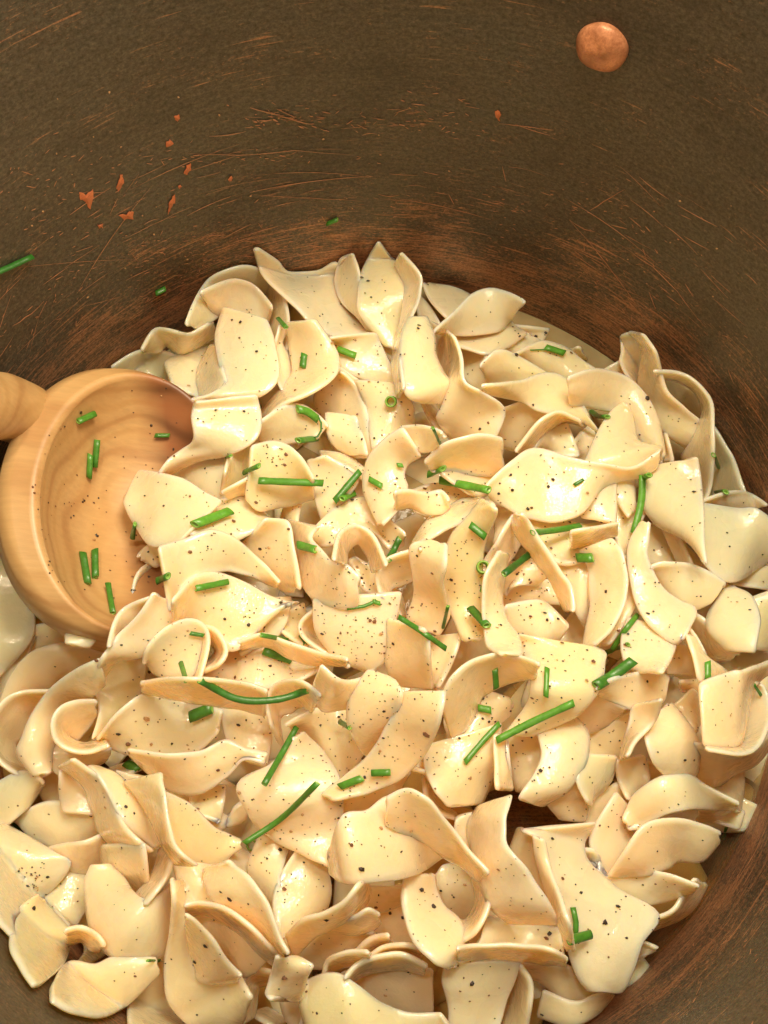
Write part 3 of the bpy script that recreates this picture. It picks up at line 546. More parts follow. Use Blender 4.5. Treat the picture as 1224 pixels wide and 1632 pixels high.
U|4|l|.4|580,508,600,560;690,480,690,610;800,493,800,592;918,530,902,562|lowest fanned crescent noodle beside the shirt shaped one
U|3|L|.2|918,528,959,550;880,580,922,622;838,640,862,668;765,668,780,700|thin white noodle strip reaching to the lower right wall
U|3|l|.4|600,190,700,280;520,330,682,350;528,430,642,442;562,497,592,497|long shaded leaf noodle between shirt shaped noodle and fanned crescents
T|3|l|.4|600,-60,880,-80;540,60,830,60;470,160,722,150;520,232,700,242|shaded peppered noodle above the top of the shirt shaped one
T|2|l|.3|880,60,1020,60;735,170,990,220;720,300,900,330|shaded noodle right of the black pepper block, lower right
U|4|l|.3|340,973,320,1065;440,1008,420,1092;520,982,525,1052;562,963,582,992|crumpled noodle end at the bottom edge, lower right
U|3|l|.3|215,840,210,900;320,850,290,910;440,880,400,990;520,960,460,1010|reddish noodle under the shirt shaped one at the bottom
T|2|l|.3|950,1050,980,1172;1060,1070,1070,1152;1132,1095,1122,1122|small noodle tip between shirt shaped noodle and lower right wall
T|3|l|.2|660,480,700,520;775,480,775,560;790,600,850,640|small cut noodle end at the shoulder of the shirt shaped noodle
V|5|l|.35|100,400,120,440;240,330,260,490;400,300,360,532;520,295,465,530;582,330,542,480|egg noodle below the thick dark green chives at right
V|5|R|.3|350,510,527,462;330,620,482,610;290,740,372,730;263,862,312,832|tapering egg noodle pointing down left, right side of the heap
V|3|l|.3|-60,500,20,690;100,445,150,632;255,510,230,580|shaded reddish noodle below the longest straight chive's right end
V|2|l|.3|50,700,55,825;180,640,200,878;340,560,290,870|shaded noodle under the tapering one at right
V|3|l|.35|-20,860,220,870;-10,1000,192,990;40,1110,100,1092;60,1140,70,1140|shaded leaf noodle beside the banana shaped one
V|6|l|.3|777,378,800,754;890,328,930,772;1000,300,1050,720;1060,288,1110,440;1150,253,1160,350;1245,216,1245,288|large funnel shaped egg noodle near the right wall
V|5|R|.25|1120,360,1180,375;1080,480,1224,480;1040,610,1227,620;980,720,1165,765;870,745,1040,828;800,750,820,795|outer rim of the funnel shaped noodle near the right wall
V|4|L|.2|765,768,745,992;900,798,860,1037;1030,835,1020,932;1130,810,1140,887;1203,720,1203,812|egg noodle below the funnel shaped one, tail rising along the right wall
V|4|l|.45|540,535,620,535;448,640,722,670;448,760,767,820;500,892,752,962;560,965,700,1002|rounded leaf noodle with one black pepper grain, right side
V|3|l|.3|640,540,745,428;700,605,782,460;740,655,778,560|small triangle of noodle left of the funnel shaped one
V|2|l|.2|870,1040,1040,918;930,1110,1060,1000;990,1170,1045,1142|noodle corner touching the lower right wall
V|1|l|.2|820,1180,800,1250;940,1180,900,1260;1030,1200,1000,1290|noodle deep between the fanned crescents and the lower right wall
V|2|l|.3|590,115,600,285;700,128,700,292;780,180,785,322|noodle band in shade behind the pointed one with the upright chive
V|2|l|.3|690,350,700,405;795,345,790,408|short finger of noodle beside the dark slot at right
V|2|l|.3|240,900,420,880;260,1000,440,1000;300,1080,400,1080|noodle right of the black pepper block in the lower right
V|1|l|.3|430,900,560,920;400,980,500,1000|little bright noodle scrap above the uppermost fanned crescent
N|4|l|.3|-90,200,60,168;-90,380,330,320;-80,560,448,405;-40,700,260,630;60,835,110,720|wide egg noodle with a cluster of pepper at the lower left edge
N|5|L|.3|250,588,280,645;120,700,330,700;80,850,452,830;84,960,440,930;140,1075,392,1060;222,1192,262,1182|spade shaped egg noodle with pointed foot at the lower left wall
N|5|L|.3|420,835,440,915;530,810,530,897;622,855,585,947;677,930,650,964|short curled arm of noodle right of the spade shaped one
N|3|l|.35|445,420,577,458;330,540,567,640;300,640,500,760;400,755,470,800|yellow green noodle between the pepper cluster and the V bent noodle
N|3|l|.35|300,300,340,325;430,278,440,407;560,258,577,447;690,200,700,380|noodle under the thick crescent at lower left
N|4|R|.3|673,305,932,298;680,400,947,400;760,500,950,520;880,592,940,565|square topped noodle sitting inside the V bent one
N|4|R|.2|1040,330,1112,350;1000,460,1080,480;903,582,965,622|curved strip of noodle right of the square topped one
N|2|l|.3|430,780,560,700;520,860,620,820;560,960,700,960;480,1060,560,1060|shaded noodle beneath the V bent one, lower left
P|5|l|.45|193,1490,197,1537;262,1398,300,1587;370,1408,410,1597;460,1376,502,1542;602,1378,612,1430|crescent egg noodle at the bottom left wall with square end
P|4|l|.5|600,1398,652,1390;530,1480,665,1500;502,1590,705,1590;510,1690,720,1690|rounded egg noodle at the bottom frame edge left of the ragged one
O|3|L|.2|600,1190,672,1150;605,970,690,1000;690,883,717,962;802,900,792,962|noodle arch around the dark hole at the bottom
O|4|l|.3|853,1080,962,1078;880,1170,980,1180;920,1240,960,1240|small noodle end below the bow tie shaped one
O|2|l|.3|690,1180,780,1140;800,1240,860,1180|dark noodle scrap at the bottom of the dark hole
Q|4|L|.3|293,742,312,802;370,678,400,762;452,658,482,732|pale cut noodle end in the gap at the bottom centre
Q|2|l|.2|420,460,390,640;520,440,500,720;600,430,640,720|reddish shaded noodle deep left of the V shaped one
Q|4|l|.3|350,343,330,502;480,343,470,477;602,333,602,427|noodle tucked under the big bottom centre one left of the V shaped one
Q|2|l|.3|860,200,790,350;960,190,880,540;1060,240,1010,560|noodle seen through the thin loop ring at the bottom centre
Q|4|l|.3|1120,490,1050,730;1250,540,1230,750|wet noodle patch right of the thin loop ring
Q|6|L|.2|203,930,242,937;298,838,330,892;430,783,450,867;580,773,590,864;735,850,717,892|curved noodle rim arching over the bottom centre hollow
Q|5|L|.2|345,795,380,805;450,733,460,792;580,713,590,782;710,740,700,835|second noodle rim just behind the arching one at bottom centre
Q|3|l|.2|220,900,300,1040;400,850,460,1110;560,850,600,1160;730,880,740,1165|hollow noodle face under the arching rim at bottom centre
X|6|L|.3|472,1578,490,1640;500,1560,500,1690;535,1554,545,1700;570,1573,590,1710;610,1601,650,1710;650,1617,700,1710;705,1617,760,1700|wide wave of noodle along the bottom edge at the centre
J|5|L|.2|395,1030,402,1040;420,960,440,1010;500,930,540,975;600,925,640,960|thin wet noodle edge in front of the bottom centre gap
"""
CHIVES = """
-12,438;52,409|12|.25|dark green chive stick on the copper wall at the left frame edge
521,357;538,350|9|.2|tiny dark chive bit stuck high on the copper wall above the heap
248,468;264,460|11|.25|small chive bit stuck on the copper wall above the wooden spoon
443,507;456,522|9|.5|thin chive bit on the narrow noodle at the upper left
485,564;482,586|13|.5|oval chive piece on the broad smooth noodle at upper left
538,556;567,567|14|.85|light green chive piece with a cut end near the top of the heap
474,652;490,656;506,668|17|.8|bright chive piece at the upper end of the dark curved thread
506,662;513,678;508,694;498,698|4|.15|thin dark curved chive thread joining two chive pieces
475,702;503,699|15|.4|dark chive piece at the lower end of the curved thread
389,753;413,742|12|.6|short chive piece above the left end of the long straight one
412,766;460,768;515,770|15|.45|long straight chive stick lying level left of centre
533,799;574,751|14|.4|chive stick slanting up right, crossed over a small one near centre
545,795;566,785|15|.75|bright chive bit under the slanting stick near the centre
588,763;609,775|12|.7|chive bit on the star shaped noodle
690,682;701,706|8|.3|thin short chive above the star shaped noodle's right arm
682,756;706,747|15|.6|chive tip touching the thick stick right of centre top
700,765;779,781|17|.6|thick chive stick right of the star shaped noodle
310,836;367,814|19|.85|thick light green chive stick beside the wooden spoon
749,836;774,856|15|.55|stubby chive piece above the tall smooth crescent
849,849;885,845;925,838|13|.6|horizontal chive stick right of centre
803,915;843,884|14|.08|dark shiny chive stick right of the chive ring
919,889;945,889|19|.65|short square chive piece on the large crescent at right
619,893;637,858|13|.2|dark chive piece in the hollow right of the dark ring
474,868;503,876|17|.6|short chive piece left of the dark central ring
938,651;952,663;968,664|12|.5|chive tucked behind the pointed lobe at upper right
1024,758;1022,800;1010,850|14|.7|long vertical chive hanging down at the right
1022,763;1035,757|14|.6|short chive stub at the top of the long vertical one
869,553;900,563|13|.75|bright chive piece on the plump noodle by the far wall
845,558;872,557|3|.5|thin green thread on the plump noodle by the far wall
1137,725;1145,744|10|.35|upper one of two chives in the broth at the right wall
1143,785;1157,784|12|.3|lower one of two chives in the broth at the right wall
311,938;364,927|13|.5|chive stick on the rounded noodle right of the spoon tip
250,926;268,918|15|.3|dark chive bit in the gap between spoon and noodles
553,970;580,966;600,957|7|.5|thin bent chive on the heart shaped centre noodle
594,958;606,962|9|.8|bright chive scrap at the end of the thin bent one
635,983;668,1004;711,1034|11|.5|slim chive slanting down right below the centre
706,1001;714,966|7|.35|thin upright chive below the tall smooth crescent
750,969;776,997|17|.35|dark chive piece left of the horn shaped noodle
416,1012;458,1020|10|.5|thin chive above the stubby one on the slim curved lip
420,1037;465,1052|17|.55|stubby green chive below the slim curved lip
479,1012;487,1027|11|.4|small chive bit behind the slim curved lip
319,1084;378,1114;440,1115;491,1100|14|.35|long smoothly curved chive left of centre
288,1056;297,1085|10|.5|small forked chive beside the grey rimmed arch
302,1143;338,1128|22|.55|wide flat chive piece below the curved chive
421,1250;448,1203;473,1158|12|.5|straight chive leaning right above the longest bent one
389,1344;450,1303;506,1248|11|.6|long gently bent chive at the lower centre left
541,1254;577,1240|14|.6|left one of the two short chives under the two lobed noodle
592,1232;622,1231|13|.6|right one of the two short chives under the two lobed noodle
741,1215;768,1183;796,1153|11|.5|slim chive meeting the longest straight one at its left end
791,1180;850,1150;915,1120|14|.6|longest straight chive right of centre
872,1064;870,1111|10|.6|thin upright chive above the longest straight one
789,1067;791,1097|12|.55|short bent chive on the hooked noodle
762,1128;783,1132|14|.5|small chive piece under the short bent one
950,1093;978,1076;1010,1052|20|.22|thick dark green chive at the right
966,1040;1001,1027|10|.5|lower one of two crossed chives at the right
976,1035;996,1005;1016,980|10|.55|upper one of two crossed chives at the right
1128,1054;1128,1082|12|.5|short upright chive near the right wall
815,1260;826,1295|14|.2|dark chive under the narrow hanging noodle strip
201,1216;220,1228|17|.4|stubby chive bit left of the long crescent noodle
913,1446;918,1470;917,1490|10|.35|upright arm of the small L of chives at lower right
907,1499;942,1489|16|.35|level arm of the small L of chives at lower right
20,1310;31,1319|13|.2|dark chive bit under the noodle at the left frame edge
541,1150;558,1160|10|.35|small chive bit left of the big two lobed noodle
915,773;930,764|7|.4|chive sliver on the long flat noodle at right
1201,1090;1213,1108|6|.3|thin chive behind the funnel shaped noodle at the right edge
235,1531;254,1531|6|.6|chive tip poking out under the V bent noodle
1152,1338;1158,1318|7|.2|chive by the right wall below the fanned crescents
124,672;152,659|14|.4|uppermost chive in the spoon bowl
247,694;270,694|9|.15|small dark chive on the reddened part of the spoon bowl
142,762;144,724|11|.4|left one of the upright chive pair in the spoon bowl
151,745;155,701|12|.35|right one of the upright chive pair in the spoon bowl
211,858;215,835|11|.15|chive at the spoon's shaded right side beside the flat noodle
132,880;140,930|14|.35|left one of the two chives side by side low in the spoon
151,876;152,920|14|.45|right one of the two chives side by side low in the spoon
172,929;180,977|11|.3|lowest chive in the spoon bowl near its tip
303,1009;325,1013|8|.4|short chive under the grey rimmed arch
768,942;770,932|9|.4|tiny chive crumb left of the horn shaped noodle
633,741;642,742|9|.8|tiny bright chive crumb on the star shaped noodle
361,729;368,726|8|.8|tiny bright chive crumb on the rolled noodle by the spoon
"""
PEPPERS = """
520,1464|13|b|black pepper fleck on the pale upturned rim at the bottom centre
575,1385|12|b|black pepper fleck on the big central noodle at the bottom
454,1557|14|r|reddish brown flake on the bow tie shaped noodle end
52,1448|10|b|round black grain below the pepper cluster at lower left
680,1170|14|r|brown flake on the right lobe of the two lobed noodle
204,1185|11|r|brown fleck beside the black grain left of the long crescent noodle
189,1169|9|b|black grain on the smooth wide noodle left of centre
233,1145|12|t|tan flake on the smooth wide noodle left of centre
367,1432|11|b|larger of two black grains on the leaf shaped noodle at bottom left
353,1421|8|b|smaller of two black grains on the leaf shaped noodle at bottom left
328,1506|10|b|black grain on the noodle tongue at the bottom left
690,913|10|r|round brown grain on the noodle left of the tall smooth crescent
823,914|9|b|black grain under the dark shiny chive
455,828|10|r|brown flake left of the reddish gap near the centre
372,832|10|r|dark red grain right of the thick light green chive
945,1055|10|r|brown flake left of the thick dark green chive
1090,1211|9|b|black grain on the rounded leaf noodle at the right
752,1567|10|b|black grain on the broad yellow noodle at the bottom
560,1347|9|r|small red flake at the left end of the big central bottom noodle
984,1445|10|b|black grain at the shoulder edge of the shirt shaped noodle
671,1417|12|b|uppermost flake in the row on the V shaped noodle
690,1445|12|b|middle flake in the row on the V shaped noodle
964,1470|9|b|black grain right of the small L of chives
876,1490|11|b|black flake on the noodle above the pale horizontal rim
872,1497|11|r|brown flake beside the black one above the pale horizontal rim
974,1247|15|b|black pepper block in a hollow at the lower right
628,1026|9|b|black grain left of the lit edge noodle at the centre
619,1070|10|b|black flake above the big two lobed noodle
"""
# ------------------------------------------------------------------ noodles
CROPS = {'A': (160,390,.2451), 'B': (400,390,.2451), 'C': (640,440,.2451), 'D': (924,520,.2451), 'E': (640,430,.4771), 'F': (180,600,.2451), 'G': (420,600,.2451),
 'H': (140,820,.4085), 'I': (660,700,.2451), 'J': (380,1200,.3431), 'K': (600,820,.5098), 'L': (924,740,.2451), 'M': (0,980,.2451), 'N': (0,1280,.2451), 'O': (240,1332,.2451),
 'P': (0,960,.4118), 'Q': (500,1332,.2451), 'R': (470,900,.2451), 'S': (560,1150,.2451), 'T': (760,1240,.2451), 'U': (740,1200,.3954), 'V': (924,1000,.2451), 'X': (0,0,1.0)}
def mound(x, y): return 1.7 * (1 - np.minimum((x*x + y*y) / 90.0, 1.15))
CELL = 5; BX, BY = -220, 330; BW, BH = 330, 310
HB = np.full((BH, BW), -9.0)
def cells(px, py): return np.clip(((py - BY)/CELL).astype(int), 0, BH-1), np.clip(((px - BX)/CELL).astype(int), 0, BW-1)
def catmull(pts, m, ease=False):
    pts = np.asarray(pts, float); n = len(pts)
    ext = np.vstack([2*pts[0]-pts[1], pts, 2*pts[-1]-pts[-2]])
    s = np.linspace(0, 1, m)
    if ease: s = s - .62*np.sin(2*np.pi*s)/(2*np.pi)
    s = s*(n-1); i = np.minimum(s.astype(int), n-2); t = (s - i)[:, None]
    p0, p1, p2, p3 = ext[i], ext[i+1], ext[i+2], ext[i+3]
    return .5*((2*p1) + (-p0+p2)*t + (2*p0-5*p1+4*p2-p3)*t*t + (-p0+3*p1-3*p2+p3)*t**3)
TV = {'L': 1.0, 'R': -1.0, 'l': .45, 'r': -.45, '0': 0.0}
BV = []; BF = []                                   # coarse surface of everything laid so far, for laying herbs on it
def to_bvh(G):
    b0 = len(BV); m, n = G.shape[:2]; BV.extend(map(tuple, G.reshape(-1, 3)))
    for i in range(m-1):
        for j in range(n-1): BF.append((b0+i*n+j, b0+i*n+j+1, b0+(i+1)*n+j+1, b0+(i+1)*n+j))
NC = 13
def ribbon(name, G, thick, mat):
    """closed ribbon of the given thickness round the middle surface G (rows x columns x 3, cm)"""
    m, n = G.shape[:2]
    du = np.gradient(G, axis=0); dv = np.gradient(G, axis=1)
    N = np.cross(du, dv); N /= np.linalg.norm(N, axis=2, keepdims=True) + 1e-9
    flip = np.sign(np.sum(N[:, :, 2])) or 1.0; N = N * flip
    for _ in range(2): N[1:-1] = (N[:-2] + 2*N[1:-1] + N[2:]) / 4
    N /= np.linalg.norm(N, axis=2, keepdims=True) + 1e-9
    v = np.linspace(-1, 1, n); prof = thick/2 * (1 - .30*np.abs(v)**6)
    ends = np.ones(m); ends[0] = ends[-1] = .62
    T = prof[None, :]*ends[:, None]
    top = G + N*T[:, :, None]; bot = G - N*T[:, :, None]
    dvn = dv / (np.linalg.norm(dv, axis=2, keepdims=True) + 1e-9)
    sl = G[:, 0] - dvn[:, 0]*thick*.30; sr = G[:, -1] + dvn[:, -1]*thick*.30
    ring = np.concatenate([top, sr[:, None], bot[:, ::-1], sl[:, None]], axis=1)      # m x (2n+2)
    k = ring.shape[1]; V = ring.reshape(-1, 3); Fc = []
    for i in range(m-1):
        for j in range(k):
            a, b_ = i*k+j, i*k+(j+1) % k; Fc.append((a, b_, b_+k, a+k) if flip > 0 else (a, a+k, b_+k, b_))
    e0 = [j for j in range(k)]; e1 = [(m-1)*k+j for j in range(k)]
    Fc.append(tuple(e0[::-1]) if flip > 0 else tuple(e0)); Fc.append(tuple(e1) if flip > 0 else tuple(e1[::-1]))
    o = obj(name, V, Fc, mat)
    rim = np.zeros((m, k)); rv = np.abs(v)**5; rim[:, :n] = rv; rim[:, n] = 1; rim[:, n+1:2*n+1] = rv[::-1]; rim[:, -1] = 1; rim[0] = rim[-1] = 1
    at = o.data.attributes.new('rim', 'FLOAT', 'POINT'); at.data.foreach_set('value', rim.ravel().astype(np.float32))
    return o
def smooth1(a, it):
    for _ in range(it):
        b_ = a.copy(); b_[1:-1] = (a[:-2] + 2*a[1:-1] + a[2:])/4; b_[0] = (a[0]*3+a[1])/4; b_[-1] = (a[-1]*3+a[-2])/4; a = b_
    return a
ZMAX = 0
def lay_noodle(line):
    global ZMAX
    crop, lay, tilt, bow, coords, label = line.split('|'); lay = int(lay); bow = float(bow); x0, y0, k = CROPS[crop]
    st = [[float(q) for q in s.split(',')] for s in coords.split(';')]
    st = np.array(st); st[:, 0::2] = x0 + st[:, 0::2]*k; st[:, 1::2] = y0 + st[:, 1::2]*k
    mid = (st[:, :2] + st[:, 2:])/2; ln = np.sum(np.linalg.norm(np.diff(mid, axis=0), axis=1)); wd = np.mean(np.linalg.norm(st[:, :2]-st[:, 2:], axis=1))
    m = int(np.clip(ln/5.5, 12, 52)) + len(st)
    if lay <= 4:                                     # the ends of lower noodles run on under their neighbours
        st = np.vstack([st[0] + (st[0]-st[1])*min(.6, 10/max(8, np.linalg.norm(mid[0]-mid[1]))), st[1:-1], st[-1] + (st[-1]-st[-2])*min(.6, 10/max(8, np.linalg.norm(mid[-1]-mid[-2])))])
    C = catmull(st, m, True); v = np.linspace(0, 1, NC)
    wv_ = C[:, :2] - C[:, 2:]; wv_ = wv_/(np.linalg.norm(wv_, axis=1, keepdims=True) + 8) * (3.0 if lay <= 4 else 1.8)
    C[:, :2] += wv_; C[:, 2:] -= wv_
    s = np.linspace(0, 1, m); s = s - .62*np.sin(2*np.pi*s)/(2*np.pi); ss = s*ln/22.0
    for c_ in range(4): C[:, c_] += .8*np.sin(ss*random.uniform(.7, 1.3) + random.uniform(0, 6)) + .45*np.sin(ss*random.uniform(2, 3.4) + random.uniform(0, 6))
    wpx = np.hypot(C[:, 0]-C[:, 2], C[:, 1]-C[:, 3]); mc = (C[:, :2]+C[:, 2:])/2
    arc = np.concatenate([[0], np.cumsum(np.linalg.norm(np.diff(mc, axis=0), axis=1))]); de = np.minimum(arc, arc[-1]-arc)
    r_ = np.minimum(4.5, wpx*.3); x_ = np.clip(r_ - de, 0, None); sh = r_ - np.sqrt(np.maximum(r_*r_ - x_*x_, 0)); sh = sh*.8
    kk_ = np.clip(1 - 2*sh/np.maximum(wpx, 1), .15, 1)[:, None]; hw = (C[:, :2]-C[:, 2:])/2*kk_
    C = np.hstack([mc+hw, mc-hw])                    # rounded corners at the cut ends
    px = C[:, 0:1]*(1-v) + C[:, 2:3]*v; py = C[:, 1:2]*(1-v) + C[:, 3:4]*v
    ch = [TV[c] for c in tilt]; tl = np.full(m, ch[0]) if len(ch) == 1 else np.interp(s, np.linspace(0, 1, len(ch)), ch); tl = smooth1(tl, 3)
    tl = tl + random.uniform(.25, .5)*np.sin(s*random.uniform(3, 5) + random.uniform(0, 6))
    g0 = P(px, py, np.zeros(px.shape)); zm = mound(g0[..., 0].mean(1), g0[..., 1].mean(1))
    proj = np.hypot(C[:, 0]-C[:, 2], C[:, 1]-C[:, 3]) * 19.0/F
    amp = smooth1(np.clip(np.sqrt(np.maximum(1.55**2 - proj**2, 0))/2, .10, .48), 2)
    ph = random.uniform(0, 6.28); fr = random.uniform(1.2, 2.2)
    rip = .035*np.sin(s*6.28*fr + ph)
    zt = (tl*amp + rip)[:, None]*(1-2*v)[None, :] + (bow*.30*np.clip(proj, .3, 1.8))[:, None]*(1-(2*v-1)**2)[None, :]
    cu = random.uniform(-.05, .16); cv_ = random.uniform(-.05, .16)            # edges that curl up a little
    zt += cu*np.clip(1 - v/.28, 0, 1)[None, :]**2*np.sin(s*2.4+random.uniform(0, 1.5))[:, None] + cv_*np.clip((v-.72)/.28, 0, 1)[None, :]**2*np.sin(s*2.4+random.uniform(0, 1.5))[:, None]
    Lc = ln*19.0/F; wl = random.uniform(1.3, 2.3); wa = random.uniform(.05, .12)*min(1, Lc/2.5)      # limp waves along the ribbon
    zt += wa*np.sin(s[:, None]*Lc/wl*6.28 + random.uniform(0, 6) + v[None, :]*random.uniform(-2.2, 2.2))
    zt += .012*np.sin(ss[:, None]*random.uniform(.8, 1.5) + v[None, :]*random.uniform(2, 6) + random.uniform(0, 6)) + .004*np.sin(ss[:, None]*random.uniform(2, 3) - v[None, :]*random.uniform(5, 11))
    zt += .06*np.sin(s*6.28*random.uniform(.4, .9) + random.uniform(0, 6))[:, None]
    base = (zm.mean()*.5 + zm*.5)*.45 - .85 + .24*lay
    iy, ix = cells(px, py); need = (HB[iy, ix] + .05 - zt)
    lift = need.max(1)
    # a soft sheet: neighbours rise together
    l2 = lift.copy()
    for sh in range(1, 9):
        l2[sh:] = np.maximum(l2[sh:], lift[:-sh] - .016*sh*sh); l2[:-sh] = np.maximum(l2[:-sh], lift[sh:] - .016*sh*sh)
    zc = smooth1(np.maximum(base, l2), 26)
    cap = zm + .75 + .10*lay
    zc = smooth1(np.minimum(zc, cap), 12)
    z = zc[:, None] + zt
    z = np.maximum(z, wall_z(px, py, RW-.12))
    G = P(px, py, z)
    # dense stamp into the height field
    for a in (0, .25, .5, .75):
        for b_ in (0, .5):
            pa = px[:-1, :-1]*(1-a)*(1-b_)+px[1:, :-1]*a*(1-b_)+px[:-1, 1:]*(1-a)*b_+px[1:, 1:]*a*b_
            qa = py[:-1, :-1]*(1-a)*(1-b_)+py[1:, :-1]*a*(1-b_)+py[:-1, 1:]*(1-a)*b_+py[1:, 1:]*a*b_
            za = z[:-1, :-1]*(1-a)*(1-b_)+z[1:, :-1]*a*(1-b_)+z[:-1, 1:]*(1-a)*b_+z[1:, 1:]*a*b_
            jy, jx = cells(pa, qa); np.maximum.at(HB, (jy, jx), za + .04)
    ZMAX = max(ZMAX, z.max())
    o = ribbon('egg_noodle', G, .11*random.uniform(.92, 1.12), M_NOODLE)
    tag(o, label, 'noodle', 'egg noodles heaped in the pot')
    to_bvh(G + np.array([0, 0, .07])); return zc
# a few noodles lie right at the bottom and only show as dark shapes in the gaps
BURIED = []
for kk in range(120):
    a = random.uniform(0, 6.28); r = 9.0*math.sqrt(random.random()); cx, cy = r*math.cos(a), r*math.sin(a); hd = random.uniform(0, 6.28); m = 22
    s = np.linspace(-1.9, 1.9, m); crv = random.uniform(-.5, .5); tw0 = random.uniform(0, 6.28); tw = random.uniform(-.7, .7)
    ax = cx + s*math.cos(hd) - crv*s*s*.4*math.sin(hd); ay = cy + s*math.sin(hd) + crv*s*s*.4*math.cos(hd)
    rr = np.hypot(ax, ay); f = np.minimum(1, 8.85/np.maximum(rr, .1)); ax *= f; ay *= f
    az = mound(ax, ay)*.4 - 1.35 + random.uniform(-.9, .15) + .15*np.sin(s*1.3+tw0)
    v = np.linspace(-.65, .65, NC); tr = np.arctan2(np.gradient(ay), np.gradient(ax)); tt = .5*np.sin(tw0 + tw*s*2)
    G = np.stack([ax[:, None] - np.sin(tr)[:, None]*np.cos(tt)[:, None]*v, ay[:, None] + np.cos(tr)[:, None]*np.cos(tt)[:, None]*v, az[:, None] + np.sin(tt)[:, None]*v*.7 + .12*(1-(v/.65)**2)], 2)
    o = ribbon('egg_noodle', G, .15, M_NOODLE); tag(o, 'egg noodle buried in shadow beneath the heap, glimpsed only through gaps', 'noodle', 'buried egg noodles'); to_bvh(G); BURIED.append((o, G))
lines = [l for l in NOODLES.strip().split('\n') if l]
order = sorted(range(len(lines)), key=lambda i: int(lines[i].split('|')[1]))

# ------------------------------------------------------------------ spoon (bowl leans on the heap, handle climbs over the rim)
def build_spoon():
    root_loc = P1(190, 800, .6); root = empty('wooden_spoon', root_loc)
    tag(root, 'wooden spoon resting in the pot at the left with reddened grain in its bowl', 'spoon')
    na = 96; th = np.linspace(0, 2*math.pi, na, endpoint=False)
    ex = 215 + 153*np.cos(th); ey = 803 - 203*np.sin(th)
    ez = 3.0 - 2.1*(ex-62)/306
    ridge = P(ex, ey, ez); cen = ridge.mean(0)
    nrm = np.cross(ridge[0]-cen, ridge[na//4]-cen); nrm /= np.linalg.norm(nrm)
    if nrm[2] < 0: nrm = -nrm
    left = np.maximum(0, np.cos(th - math.radians(166)))**1.5
    rows = []
    rho = [0.001, .12, .25, .4, .55, .66, .76, .84, .90, .95, .98]
    for r in rho: rows.append(cen + (ridge-cen)*r - nrm*(1.6*(1-r**2.7)))
    lip = .16 + .26*left
    rows.append(cen + (ridge-cen)*.99 - nrm*.03)
    rows.append(ridge + (ridge-cen)*(.020+.06*left)[:, None] + nrm*.03)
    outp = [(.05, .02), (.14, .09), (.21, .30), (.21, .9), (.08, 1.5), (-.15, 1.85), (-.45, 2.1), (-.75, 2.2), (-.999, 2.25)]
    for e, d in outp:
        ee = e*(.20 + 1.45*left) if e > 0 else e
        rows.append(cen + (ridge-cen)*(1.02+ee)[:, None] - nrm*d if e > 0 else cen + (ridge-cen)*(1.02+e) - nrm*d)
    V = np.array(rows).reshape(-1, 3); Fc = []
    for i in range(len(rows)-1):
        for j in range(na): a = i*na+j; b_ = i*na+(j+1) % na; Fc.append((a, b_, b_+na, a+na))
    bowl = obj('spoon_bowl', V, Fc, M_WOOD, root)
    # handle
    pts = [P1(76, 676, 1.9), P1(48, 664, 2.4), P1(8, 648, 3.2), P1(-60, 628, 4.6)]
    d = pts[-1]-pts[-2]
    tgt = np.array([-10.35, pts[-1][1]+.6, 12.6]); pts += [pts[-1]+(tgt-pts[-1])*.5 + np.array([.15, 0, 0]), tgt, tgt + np.array([-3.2, .5, 5.5]), tgt + np.array([-6.0, 1.0, 10])]
    Cc = catmull(np.array(pts), 60); rad = np.interp(np.linspace(0, 1, 60), [0, .03, .08, .16, .3, 1], [.30, .52, .66, .72, .70, .62])
    V = []; Fc = []; K = 20
    for i in range(60):
        t = Cc[min(i+1, 59)] - Cc[max(i-1, 0)]; t /= np.linalg.norm(t); u = np.cross(t, [0, 1, 0]); u /= np.linalg.norm(u); w = np.cross(t, u)
        for j in range(K): a = 2*math.pi*j/K; V.append(Cc[i] + u*rad[i]*.8*math.cos(a) + w*rad[i]*math.sin(a))
    for i in range(59):
        for j in range(K): Fc.append((i*K+j, i*K+(j+1) % K, (i+1)*K+(j+1) % K, (i+1)*K+j))
    Fc.append(tuple(range(K))); Fc.append(tuple(59*K+j for j in range(K-1, -1, -1)))
    obj('spoon_handle', V, Fc, M_WOODH, root)
    # height field and herb surface
    R = np.array(rows[:13]); RR = R[:, np.r_[0:na, 0]]; to_bvh(RR)
    for i in range(len(rows)-6):
        for f in np.linspace(0, 1, 8):
            q = rows[i]*(1-f)+rows[i+1]*f; q2 = (q + np.roll(q, 1, 0))/2
            for Q in (q, q2):
                rel = Q - CAM; dep = rel@DV; X = 612 + rel[:, 0]/dep*F; Y = 816 - (rel@UV)/dep*F
                jy, jx = cells(X, Y); np.maximum.at(HB, (jy, jx), Q[:, 2] + .03)
    return root
spoon = None
for i in order:
    if spoon is None and int(lines[i].split('|')[1]) >= 3: spoon = build_spoon()
    lay_noodle(lines[i])
for o, G in BURIED:                                # nothing of it shows: leave it out
    rel = G.reshape(-1, 3) - CAM; dep = rel@DV; X = 612 + rel[:, 0]/dep*F; Y = 816 - (rel@UV)/dep*F
    jy, jx = cells(X, Y); free = (HB[jy, jx] < G.reshape(-1, 3)[:, 2] - .02) & (X > -20) & (X < 1244) & (Y < 1650)
    if free.sum() < 6: me = o.data; bpy.data.objects.remove(o); bpy.data.meshes.remove(me)

